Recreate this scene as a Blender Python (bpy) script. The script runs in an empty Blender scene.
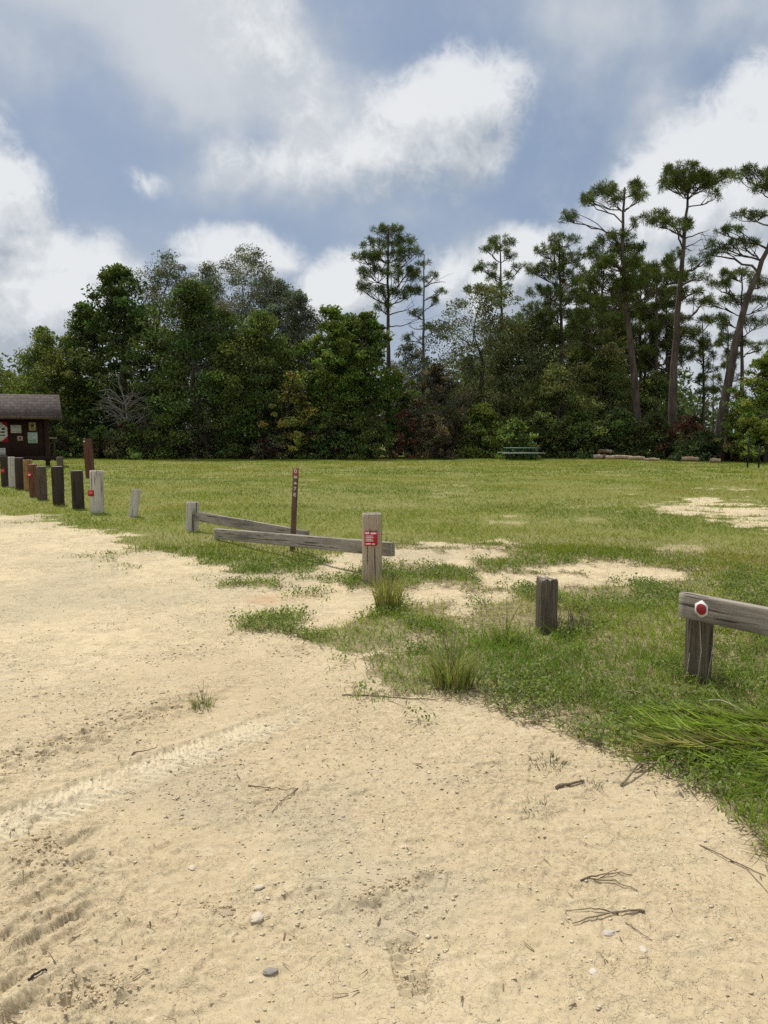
import bpy, math, random
import numpy as np

SEED = 11
random.seed(SEED)
rng = np.random.default_rng(SEED)
scene = bpy.context.scene
COL = scene.collection
R = math.radians
PI = math.pi

# ------------------------------------------------------------------ camera
CAM_H = 1.6
F = 770.0
TANP = 80.0 / 770.0
PITCH = math.atan(TANP)
CP, SP = math.cos(PITCH), math.sin(PITCH)
cam = bpy.data.cameras.new("camera")
cam_o = bpy.data.objects.new("camera", cam)
COL.objects.link(cam_o)
cam_o.location = (0, 0, CAM_H)
cam_o.rotation_euler = (R(90) - PITCH, 0, 0)
cam.sensor_fit = 'VERTICAL'
cam.sensor_height = 36
cam.sensor_width = 27
cam.lens = F * 36 / 1024
cam.clip_start = 0.05
cam.clip_end = 4000
scene.camera = cam_o


def ray(px, py):
    cx, cy = (px - 384) / F, (512 - py) / F
    return cx, CP + cy * SP, -SP + cy * CP


def gpt(px, py, z=0.0):
    """point on the ground (height z) seen at a photo position"""
    x, y, zz = ray(px, py)
    t = (z - CAM_H) / zz
    return x * t, y * t


def at(px, py, depth):
    x, y, z = ray(px, py)
    t = depth / y
    return x * t, depth, CAM_H + z * t


def xat(px, depth):
    return at(px, 432, depth)[0]


def hat(py, depth):
    return at(384, py, depth)[2]


def project(x, y, z=0.0):
    zc = y * CP - (z - CAM_H) * SP
    yc = y * SP + (z - CAM_H) * CP
    zc = np.where(zc < 0.15, 0.15, zc)
    return 384 + F * x / zc, 512 - F * yc / zc


# ------------------------------------------------------------------ noise
def _hash(ix, iy, seed):
    h = (ix.astype(np.int64) * 374761393 + iy.astype(np.int64) * 668265263 + seed * 1442695041) & 0x7FFFFFFF
    h = ((h ^ (h >> 13)) * 1274126177) & 0x7FFFFFFF
    h = (h ^ (h >> 16)) & 0xFFFFFF
    return h / float(0xFFFFFF)


def vnoise(x, y, seed=0):
    x = np.asarray(x, float); y = np.asarray(y, float)
    ix, iy = np.floor(x), np.floor(y)
    fx, fy = x - ix, y - iy
    fx = fx * fx * (3 - 2 * fx); fy = fy * fy * (3 - 2 * fy)
    a = _hash(ix, iy, seed); b = _hash(ix + 1, iy, seed)
    c = _hash(ix, iy + 1, seed); d = _hash(ix + 1, iy + 1, seed)
    return (a * (1 - fx) + b * fx) * (1 - fy) + (c * (1 - fx) + d * fx) * fy


def fbm(x, y, seed=0, octaves=4, gain=0.5):
    s = 0; amp = 1; tot = 0
    x = np.asarray(x, float); y = np.asarray(y, float)
    for o in range(octaves):
        s = s + amp * vnoise(x, y, seed + o * 17)
        tot += amp
        amp *= gain
        x = x * 2.03 + 13.7; y = y * 2.03 + 7.1
    return s / tot


def smooth(a, b, x):
    t = np.clip((x - a) / (b - a), 0, 1)
    return t * t * (3 - 2 * t)


def sdf_poly(px, py, poly):
    """signed distance in photo pixels, positive inside"""
    P = np.array(poly, float)
    n = len(P)
    d = np.full(px.shape, 1e9)
    inside = np.zeros(px.shape, bool)
    for i in range(n):
        ax, ay = P[i]; bx, by = P[(i + 1) % n]
        ex, ey = bx - ax, by - ay
        wx, wy = px - ax, py - ay
        t = np.clip((wx * ex + wy * ey) / (ex * ex + ey * ey + 1e-9), 0, 1)
        dd = np.hypot(wx - ex * t, (wy - ey * t) * 1.6)
        d = np.minimum(d, dd)
        if ay != by:
            cond = ((ay > py) != (by > py)) & (px < ex * (py - ay) / (by - ay) + ax)
            inside ^= cond
    return np.where(inside, d, -d)


# ------------------------------------------------------------------ where the sand and the grass are
SAND = [(-3000, 509), (0, 514), (40, 519), (75, 529), (110, 542), (160, 557), (205, 570), (250, 578), (290, 580),
        (325, 568), (350, 557), (395, 547), (440, 543), (490, 545), (535, 549), (505, 557), (475, 563), (495, 570),
        (545, 562), (600, 562), (650, 566), (695, 572), (660, 578), (610, 579), (575, 586), (545, 594), (500, 602),
        (460, 607), (430, 612), (405, 625), (385, 648), (365, 662), (385, 684), (420, 697), (470, 708), (500, 722),
        (545, 738), (580, 752), (620, 768), (660, 786), (700, 806), (735, 830), (768, 862), (850, 950), (960, 1150),
        (1100, 4000), (-6000, 4000), (-6000, 509)]
ISLANDS = [[(326, 584), (348, 573), (400, 567), (472, 572), (470, 583), (420, 587), (350, 592)],
           [(290, 638), (340, 628), (400, 610), (455, 602), (455, 655), (380, 654), (320, 650)],
           [(236, 624), (262, 617), (302, 620), (298, 631), (240, 634)],
           [(503, 546), (560, 543), (556, 566), (500, 564)],
           [(205, 577), (282, 580), (278, 591), (215, 588)],
           [(480, 600), (600, 586), (700, 576), (700, 640), (480, 660)]]
BARE = [[(636, 502), (700, 497), (770, 503), (830, 512), (830, 530), (768, 528), (715, 519), (660, 513)]]
THIN = [[(485, 519), (525, 518), (528, 527), (488, 528)], [(655, 546), (700, 545), (700, 556), (655, 557)],
        [(690, 640), (735, 640), (740, 665), (690, 668)], [(430, 489), (470, 488), (470, 494), (430, 494)]]


def cover(x, y):
    """0 bare sand .. 1 full grass at ground positions"""
    px, py = project(x, y)
    n1 = fbm(x * 1.1, y * 1.1, 3, 4) - 0.5
    n2 = fbm(x * 4.0, y * 4.0, 5, 3) - 0.5
    wob = n1 * 46 + n2 * 30
    s = -sdf_poly(px, py, SAND)
    g = smooth(-9, 12, s + wob)
    for isl in ISLANDS:
        g = np.maximum(g, 0.92 * smooth(-6, 9, sdf_poly(px, py, isl) + wob * 0.7))
    for b in BARE:
        g = np.minimum(g, 1 - 0.72 * smooth(-9, 13, sdf_poly(px, py, b) + n1 * 60 + n2 * 34))
    for b in THIN:
        g = np.minimum(g, 1 - 0.33 * smooth(-8, 6, sdf_poly(px, py, b) + wob * 0.6))
    g = g * (1 - 0.26 * smooth(0.60, 0.75, fbm(x * 0.8 + 40, y * 1.0, 12, 5)) * smooth(5, 12, np.asarray(y)))
    # strays on the sand close to the edge
    g = np.maximum(g, smooth(0.60, 0.72, fbm(x * 2.3, y * 2.3, 9, 3)) * 0.55 * smooth(-60, -8, s))
    near = (np.asarray(y) < 0.6)
    verge = smooth(70, 10, s + wob * 0.5) * smooth(300, 420, px) * smooth(600, 640, py)
    g = g * (1 - 0.62 * verge * smooth(0.44, 0.60, fbm(x * 2.4 + 3, y * 2.4, 15, 4)))
    return np.where(near & (np.asarray(x) < 2.2), 0.0, g)


# ------------------------------------------------------------------ ground height with tracks
def band(x, y, p0, p1):
    """coordinates along (s) and across (w) a straight strip, metres"""
    dx, dy = p1[0] - p0[0], p1[1] - p0[1]
    L = math.hypot(dx, dy)
    ux, uy = dx / L, dy / L
    s = (x - p0[0]) * ux + (y - p0[1]) * uy
    w = -(x - p0[0]) * uy + (y - p0[1]) * ux
    return s, w, L


TREAD = (gpt(300, 716), gpt(-60, 848))
CHURN = (gpt(225, 690), gpt(-60, 790))
TRACT = (gpt(62, 800), gpt(20, 1060))
CLOD = (gpt(440, 873), gpt(335, 910))
CLOD2 = (gpt(140, 985), gpt(55, 1010))
SOLE = (gpt(402, 938), gpt(418, 992))
LEAFY = (gpt(400, 622), gpt(270, 655))


def ends(s, L, e=0.12):
    return smooth(-e, e, s) * smooth(-e, e, L - s)


def height(x, y):
    x = np.asarray(x, float); y = np.asarray(y, float)
    r = np.hypot(x, y)
    z = (fbm(x * 0.5, y * 0.5, 21, 3) - 0.5) * 0.05
    z = z + (fbm(x * 2.2, y * 2.2, 22, 3) - 0.5) * 0.018 * smooth(40, 5, r)
    nearf = smooth(9, 4.5, r)
    z = z + (fbm(x * 9, y * 9, 23, 4) - 0.5) * 0.007 * smooth(14, 6, r)
    z = z + (fbm(x * 30, y * 30, 24, 3) - 0.5) * 0.005 * nearf * smooth(0.3, 0.6, fbm(x * 1.7, y * 1.7, 28, 3))
    rough_zone = smooth(0.38, 0.62, fbm(x * 1.1 + 2, y * 1.1 + 6, 27, 3))
    z = z + np.clip(fbm(x * 46, y * 46, 26, 2) - 0.55, 0, 1) * 0.020 * nearf * (0.02 + rough_zone)
    # scattered scuffed places
    scuff = smooth(0.54, 0.72, fbm(x * 1.3 + 5, y * 1.3, 31, 3))
    ridg = 1 - np.abs(2 * fbm(x * 11, y * 11, 33, 3) - 1) * 2.2
    z = z + scuff * np.clip(ridg, 0, 1) * 0.009 * smooth(16, 6, r)
    led = smooth(0.50, 0.545, fbm(x * 6, y * 10, 37, 4)) + 0.7 * smooth(0.56, 0.60, fbm(x * 14 + 3, y * 19, 38, 3))
    z = z + led * 0.007 * smooth(0.46, 0.66, fbm(x * 0.9 + 7, y * 0.9 + 1, 39, 3)) * smooth(14, 6, r)
    cl = np.clip(fbm(x * 21, y * 21, 35, 3) - 0.55, 0, 1) * 4
    z = z + np.clip(cl, 0, 1) * 0.008 * smooth(0.48, 0.68, fbm(x * 1.9 + 9, y * 1.9, 36, 3)) * smooth(12, 6, r)
    # tyre tread print
    s, w, L = band(x, y, *TREAD)
    m = smooth(0.15, 0.11, np.abs(w)) * ends(s, L, 0.5)
    ph = (s + np.abs(w) * 0.55) / 0.046
    lug = smooth(-0.25, 0.25, np.sin(2 * PI * ph)) * smooth(0.012, 0.026, np.abs(w))
    brk = smooth(0.3, 0.6, fbm(x * 5, y * 5, 41, 3))
    z = z - m * 0.012 + m * lug * 0.0095 * (0.6 + 0.4 * brk)
    z = z + 0.008 * np.exp(-((np.abs(w) - 0.16) / 0.025) ** 2) * ends(s, L, 0.4) * (0.4 + 1.0 * fbm(x * 12, y * 12, 42, 3))
    # churned, clod covered rut
    s, w, L = band(x, y, *CHURN)
    m = smooth(0.24, 0.08, np.abs(w + 0.05 * (fbm(x * 3, y * 3, 43, 2) - 0.5))) * ends(s, L, 0.4)
    cl = np.clip(fbm(x * 16, y * 22, 44, 3) - 0.42, 0, 1) * 3.4
    z = z + m * (np.clip(cl, 0, 1) * 0.026 - 0.014)
    # tractor lugs in the corner
    s, w, L = band(x, y, *TRACT)
    m = smooth(0.20, 0.12, np.abs(w + 0.08 * (fbm(x * 4, y * 4, 48, 2) - 0.5))) * ends(s, L, 0.15)
    ph = (s * 1.0 + w * 0.75 + 0.16 * (fbm(x * 4, y * 4, 45, 3) - 0.5)) / 0.125
    saw = ph - np.floor(ph)
    la, lb = s + 0.75 * w, w - 0.75 * s
    f = fbm(la * 7.5, lb * 1.9, 46, 4)
    z = z + m * (smooth(0.44, 0.475, f) + smooth(0.53, 0.56, f) + smooth(0.60, 0.63, f) - 1.2) * 0.013
    f = fbm(la * 19, lb * 5, 49, 3)
    z = z + m * smooth(0.5, 0.55, f) * 0.006
    # clods kicked out of the sand
    for k, (bd, wd, hh) in enumerate(((CLOD, 0.05, 0.020), (CLOD2, 0.09, 0.018), (LEAFY, 0.16, 0.016))):
        s, w, L = band(x, y, *bd)
        ww = w + 0.08 * (fbm(x * 6, y * 6, 50 + k, 2) - 0.5)
        m = smooth(wd, wd * 0.25, np.abs(ww)) * ends(s, L, 0.06)
        cl = np.clip(fbm(x * 26, y * 26, 53 + k, 3) - 0.36, 0, 1) * 3
        z = z + m * np.clip(cl, 0, 1.2) * hh
    # a shoe print
    s, w, L = band(x, y, *SOLE)
    m = smooth(0.058, 0.046, np.abs(w)) * ends(s, L, 0.012)
    bar = smooth(-0.2, 0.3, np.sin(2 * PI * s / 0.030))
    z = z - m * 0.014 + m * bar * 0.016 * smooth(0.32, 0.5, fbm(x * 14, y * 14, 56, 2))
    z = np.where(r > 120, z * 0.2, z)
    return z


def gz(x, y):
    return float(height(np.array([x]), np.array([y]))[0])


# ------------------------------------------------------------------ mesh helpers
def link(o, parent=None):
    COL.objects.link(o)
    if parent is not None:
        o.parent = parent
    return o


def mk(name, V, polys, mat, parent=None, col=None, smooth_shade=False, attrs=None, mats=None, midx=None):
    """one mesh object from numpy arrays; polys = list of (n,k) index arrays"""
    V = np.asarray(V, np.float32)
    me = bpy.data.meshes.new(name)
    me.vertices.add(len(V))
    me.vertices.foreach_set("co", V.ravel())
    polys = [np.asarray(p, np.int32) for p in polys if len(p)]
    li = np.concatenate([p.ravel() for p in polys])
    sizes = np.concatenate([np.full(len(p), p.shape[1], np.int32) for p in polys])
    starts = np.concatenate([[0], np.cumsum(sizes)[:-1]]).astype(np.int32)
    me.loops.add(len(li))
    me.loops.foreach_set("vertex_index", li)
    me.polygons.add(len(sizes))
    me.polygons.foreach_set("loop_start", starts)
    me.polygons.foreach_set("loop_total", sizes)
    if midx is not None:
        me.polygons.foreach_set("material_index", np.asarray(midx, np.int32))
    me.update(calc_edges=True)
    if smooth_shade:
        me.polygons.foreach_set("use_smooth", np.ones(len(sizes), bool))
    if col is not None:
        a = me.attributes.new("col", 'FLOAT_COLOR', 'POINT')
        c = np.ones((len(V), 4), np.float32)
        c[:, :3] = col
        a.data.foreach_set("color", c.ravel())
    if attrs:
        for k, v in attrs.items():
            a = me.attributes.new(k, 'FLOAT', 'POINT')
            a.data.foreach_set("value", np.asarray(v, np.float32))
    for m in (mats or [mat]):
        me.materials.append(m)
    o = bpy.data.objects.new(name, me)
    return link(o, parent)


def tag(o, label=None, cat=None, group=None, kind=None):
    if label: o["label"] = label
    if cat: o["category"] = cat
    if group: o["group"] = group
    if kind: o["kind"] = kind
    return o


def empty(name, loc, rz=0.0):
    o = bpy.data.objects.new(name, None)
    o.empty_display_size = 0.2
    o.location = loc
    o.rotation_euler = (0, 0, rz)
    return link(o)


class Geo:
    """collects verts and polygons of several shapes of ONE mesh"""
    def __init__(s):
        s.V = []; s.P = {}; s.n = 0; s.C = []; s.M = {}

    def add(s, V, polys, col=None, m=0):
        V = np.asarray(V, float)
        for p in polys:
            p = np.asarray(p)
            if len(p):
                s.P.setdefault(p.shape[1], []).append(p + s.n)
                s.M.setdefault(p.shape[1], []).append(np.full(len(p), m))
        s.V.append(V)
        if col is not None:
            c = np.asarray(col, float)
            s.C.append(np.broadcast_to(c, (len(V), 3)))
        s.n += len(V)

    def build(s, name, mat, parent=None, smooth_shade=False, mats=None):
        V = np.concatenate(s.V)
        polys = [np.concatenate(v) for v in s.P.values()]
        midx = np.concatenate([np.concatenate(v) for v in s.M.values()]) if mats else None
        col = np.concatenate(s.C) if s.C else None
        return mk(name, V, polys, mat, parent, col, smooth_shade, mats=mats, midx=midx)

    def box(s, cx, cy, cz, sx, sy, sz, col=None, rz=0.0, m=0, b=0.0):
        hx, hy, hz = sx / 2, sy / 2, sz / 2
        v = np.array([(-hx, -hy, -hz), (hx, -hy, -hz), (hx, hy, -hz), (-hx, hy, -hz),
                      (-hx, -hy, hz), (hx, -hy, hz), (hx, hy, hz), (-hx, hy, hz)])
        if rz:
            c, sn = math.cos(rz), math.sin(rz)
            v = np.stack([v[:, 0] * c - v[:, 1] * sn, v[:, 0] * sn + v[:, 1] * c, v[:, 2]], 1)
        v = v + np.array((cx, cy, cz))
        f = [(0, 3, 2, 1), (4, 5, 6, 7), (0, 1, 5, 4), (1, 2, 6, 5), (2, 3, 7, 6), (3, 0, 4, 7)]
        s.add(v, [np.array(f)], col, m)

    def tube(s, pts, radii, sides=7, col=None, cap=True, m=0, rough=0.0):
        pts = np.asarray(pts, float)
        n = len(pts)
        radii = np.broadcast_to(np.asarray(radii, float), (n,))
        t = np.gradient(pts, axis=0)
        t /= np.linalg.norm(t, axis=1)[:, None] + 1e-9
        ref = np.array((0.31, 0.95, 0.05)) if abs(t[0][1]) < 0.8 else np.array((1.0, 0.1, 0.2))
        u = np.cross(t, ref); u /= np.linalg.norm(u, axis=1)[:, None] + 1e-9
        v = np.cross(t, u)
        a = np.linspace(0, 2 * PI, sides, endpoint=False)
        rr = radii[:, None] * (1 + rough * (rng.random((n, sides)) - 0.5))
        V = pts[:, None, :] + rr[..., None] * (np.cos(a)[None, :, None] * u[:, None, :] + np.sin(a)[None, :, None] * v[:, None, :])
        idx = np.arange(n * sides).reshape(n, sides)
        q = np.stack([idx[:-1], np.roll(idx[:-1], -1, 1), np.roll(idx[1:], -1, 1), idx[1:]], -1).reshape(-1, 4)
        V = V.reshape(-1, 3)
        polys = [q]
        if cap:
            V = np.concatenate([V, pts[:1], pts[-1:]])
            i0, i1 = n * sides, n * sides + 1
            k = np.arange(sides); k2 = np.roll(k, -1)
            polys.append(np.stack([np.full(sides, i0), k2, k], 1))
            b = (n - 1) * sides
            polys.append(np.stack([np.full(sides, i1), b + k, b + k2], 1))
        s.add(V, polys, col, m)


# ------------------------------------------------------------------ material helpers
class NT:
    def __init__(s, tree):
        s.t = tree; s.t.nodes.clear()

    def n(s, kind, **kw):
        nd = s.t.nodes.new(kind)
        for k, v in kw.items():
            if k.startswith("i_"):
                key = k[2:]
                nd.inputs[int(key) if key.isdigit() else key].default_value = v
            else:
                setattr(nd, k, v)
        return nd

    def l(s, a, b):
        s.t.links.new(a, b)

    def val(s, sock, v):
        if isinstance(v, (int, float)):
            sock.default_value = v
        elif isinstance(v, (tuple, list)):
            sock.default_value = v
        else:
            s.l(v, sock)

    def math(s, op, a, b=None, c=None, clamp=False):
        nd = s.n('ShaderNodeMath', operation=op)
        nd.use_clamp = clamp
        s.val(nd.inputs[0], a)
        if b is not None: s.val(nd.inputs[1], b)
        if c is not None: s.val(nd.inputs[2], c)
        return nd.outputs[0]

    def vmath(s, op, a, b=None, out=0):
        nd = s.n('ShaderNodeVectorMath', operation=op)
        s.val(nd.inputs[0], a)
        if b is not None: s.val(nd.inputs[1], b)
        return nd.outputs[out]

    def mix(s, f, a, b, blend='MIX'):
        nd = s.n('ShaderNodeMix', data_type='RGBA', blend_type=blend)
        s.val(nd.inputs[0], f)
        for sk, v in ((nd.inputs[6], a), (nd.inputs[7], b)):
            if isinstance(v, (tuple, list)) and len(v) == 3: v = (*v, 1)
            s.val(sk, v)
        return nd.outputs[2]

    def ramp(s, f, a, b, lo=0.0, hi=1.0):
        nd = s.n('ShaderNodeMapRange', interpolation_type='SMOOTHSTEP')
        s.val(nd.inputs[0], f)
        nd.inputs[1].default_value = a; nd.inputs[2].default_value = b
        nd.inputs[3].default_value = lo; nd.inputs[4].default_value = hi
        return nd.outputs[0]

    def noise(s, vec, scale, detail=4, rough=0.55, dist=0.0, dim='3D'):
        nd = s.n('ShaderNodeTexNoise', noise_dimensions=dim)
        nd.inputs['Scale'].default_value = scale
        nd.inputs['Detail'].default_value = detail
        nd.inputs['Roughness'].default_value = rough
        nd.inputs['Distortion'].default_value = dist
        if vec is not None: s.l(vec, nd.inputs['Vector'])
        return nd.outputs['Fac']


def new_mat(name):
    m = bpy.data.materials.new(name)
    m.use_nodes = True
    return m, NT(m.node_tree)


def finish(t, color, rough=0.9, normal=None, spec=0.2):
    b = t.n('ShaderNodeBsdfPrincipled')
    t.val(b.inputs['Base Color'], (*color, 1) if isinstance(color, tuple) and len(color) == 3 else color)
    t.val(b.inputs['Roughness'], rough)
    b.inputs['Specular IOR Level'].default_value = spec
    if normal is not None: t.l(normal, b.inputs['Normal'])
    o = t.n('ShaderNodeOutputMaterial')
    t.l(b.outputs[0], o.inputs[0])
    return b


def bump(t, h, strength, dist, normal=None):
    b = t.n('ShaderNodeBump')
    b.inputs['Strength'].default_value = strength
    b.inputs['Distance'].default_value = dist
    t.l(h, b.inputs['Height'])
    if normal is not None: t.l(normal, b.inputs['Normal'])
    return b.outputs[0]


def leaf_material(name, trans=0.3, gloss=0.05):
    """diffuse + translucent leaf whose own colour is the mesh colour attribute"""
    m, t = new_mat(name)
    a = t.n('ShaderNodeAttribute', attribute_name="col")
    d = t.n('ShaderNodeBsdfDiffuse'); t.l(a.outputs['Color'], d.inputs[0])
    tr = t.n('ShaderNodeBsdfTranslucent')
    c2 = t.mix(1.0, a.outputs['Color'], (1.12, 1.1, 0.68), 'MULTIPLY')
    t.l(c2, tr.inputs[0])
    mx = t.n('ShaderNodeMixShader'); mx.inputs[0].default_value = trans
    t.l(d.outputs[0], mx.inputs[1]); t.l(tr.outputs[0], mx.inputs[2])
    g = t.n('ShaderNodeBsdfGlossy'); g.inputs['Roughness'].default_value = 0.45
    g.inputs[0].default_value = (1, 1, 1, 1)
    mx2 = t.n('ShaderNodeMixShader'); mx2.inputs[0].default_value = gloss
    t.l(mx.outputs[0], mx2.inputs[1]); t.l(g.outputs[0], mx2.inputs[2])
    o = t.n('ShaderNodeOutputMaterial'); t.l(mx2.outputs[0], o.inputs[0])
    return m


def bark_material(name, c1, c2, scale=6):
    m, t = new_mat(name)
    tc = t.n('ShaderNodeTexCoord')
    mp = t.n('ShaderNodeMapping'); mp.inputs['Scale'].default_value = (1, 1, 0.25)
    t.l(tc.outputs['Object'], mp.inputs[0])
    n1 = t.noise(mp.outputs[0], scale, 5, 0.65)
    f = t.ramp(n1, 0.35, 0.65)
    c = t.mix(f, c1, c2)
    finish(t, c, 0.95, bump(t, n1, 0.8, 0.05))
    return m


def wood_material(name, light, dark, stain=(0.05, 0.035, 0.025), stain_amt=0.5, ring=26.0):
    m, t = new_mat(name)
    tc = t.n('ShaderNodeTexCoord')
    oi = t.n('ShaderNodeObjectInfo')
    off = t.vmath('SCALE', oi.outputs['Location'], None)
    off.node.inputs[3].default_value = 3.7
    base = t.vmath('ADD', tc.outputs['Object'], off)
    mp = t.n('ShaderNodeMapping'); mp.inputs['Scale'].default_value = (1, 1, 0.045)
    t.l(base, mp.inputs[0])
    grain = t.noise(mp.outputs[0], ring * 3, 6, 0.7, 0.6)
    mp2 = t.n('ShaderNodeMapping'); mp2.inputs['Scale'].default_value = (1, 1, 0.16)
    t.l(base, mp2.inputs[0])
    blotch = t.noise(mp2.outputs[0], 9, 5, 0.65)
    spots = t.noise(base, 45, 4, 0.7)
    crack = t.ramp(t.noise(mp.outputs[0], ring * 1.4, 3, 0.5, 0.3), 0.40, 0.335)
    c = t.mix(t.ramp(grain, 0.3, 0.7), dark, light)
    c = t.mix(t.math('MULTIPLY', t.ramp(blotch, 0.46, 0.68), stain_amt), c, stain)
    c = t.mix(t.math('MULTIPLY', t.ramp(spots, 0.62, 0.72), 0.35), c, (0.33, 0.33, 0.29))
    c = t.mix(t.math('MULTIPLY', crack, 0.8), c, (0.025, 0.02, 0.016))
    h = t.math('SUBTRACT', t.math('ADD', grain, t.math('MULTIPLY', blotch, 0.3)), t.math('MULTIPLY', crack, 1.2))
    finish(t, c, 0.92, bump(t, h, 0.9, 0.006))
    return m


def plain_material(name, color, rough=0.6, var=0.25, scale=18, spec=0.3):
    m, t = new_mat(name)
    tc = t.n('ShaderNodeTexCoord')
    n1 = t.noise(tc.outputs['Object'], scale, 5, 0.65)
    c = t.mix(t.ramp(n1, 0.3, 0.7), tuple(x * (1 - var) for x in color), tuple(min(1, x * (1 + var * 0.6)) for x in color))
    finish(t, c, rough, bump(t, n1, 0.3, 0.003), spec)
    return m


def attr_material(name, rough=0.9, spec=0.1, bscale=60, dirt=0.12):
    m, t = new_mat(name)
    a = t.n('ShaderNodeAttribute', attribute_name="col")
    tc = t.n('ShaderNodeTexCoord')
    n1 = t.noise(tc.outputs['Object'], bscale, 4, 0.6)
    c = t.mix(t.ramp(n1, 0.3, 0.7, 0.0, dirt), a.outputs['Color'], (0.1, 0.08, 0.06))
    finish(t, c, rough, bump(t, n1, 0.4, 0.002), spec)
    return m


# ------------------------------------------------------------------ world: sky and clouds
SUN_AZ, SUN_EL = R(-30), R(58)      # azimuth from +Y towards +X


def dir_azel(px, py):
    x, y, z = ray(px, py)
    return math.atan2(x, y), math.atan2(z, math.hypot(x, y))


# photo position, half sizes (px), tilt (deg, + = right end lower), peak
SHEETS = [   # soft, flat layered cloud
    (190, 34, 200, 92, 14, 1.45), (305, 98, 125, 86, 40, 1.3), (90, -10, 200, 70, 5, 1.0), (285, 165, 150, 58, -5, 1.0), (360, 130, 130, 70, 0, 1.0),
    (-40, 300, 220, 110, 0, 0.8), (140, 285, 130, 60, 10, 0.6), (585, 15, 140, 78, 20, 0.85), (735, 5, 100, 50, 0, 0.8), (655, 115, 60, 70, 0, 0.75),
    (640, 300, 200, 80, 0, 0.8), (200, 335, 340, 70, 0, 0.6), (470, 330, 300, 80, 0, 0.6), (460, 255, 90, 60, 0, 0.7), (-30, 20, 150, 80, 0, 0.8), (400, 215, 120, 40, 0, 0.5),
]
PILES = [    # heaped cumulus with firm edges
    (445, 116, 92, 58, -14, 1.1), (390, 150, 110, 50, 0, 0.75), (300, 160, 110, 44, 0, 0.5), (270, 60, 130, 60, 30, 0.55),
    (-55, 255, 100, 135, 0, 1.8), (20, 300, 130, 80, 24, 1.6), (100, 275, 60, 36, 15, 0.8),
    (800, 180, 150, 112, 0, 2.0), (705, 215, 105, 80, -14, 1.6), (790, 290, 220, 130, 0, 1.7), (625, 300, 90, 70, 0, 1.0),
    (345, 292, 56, 48, 0, 1.35), (240, 265, 66, 38, 0, 0.95), (512, 268, 60, 46, 0, 1.2), (440, 275, 44, 36, 0, 0.7), (142, 181, 30, 17, 10, 0.5),
    
]


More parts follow.
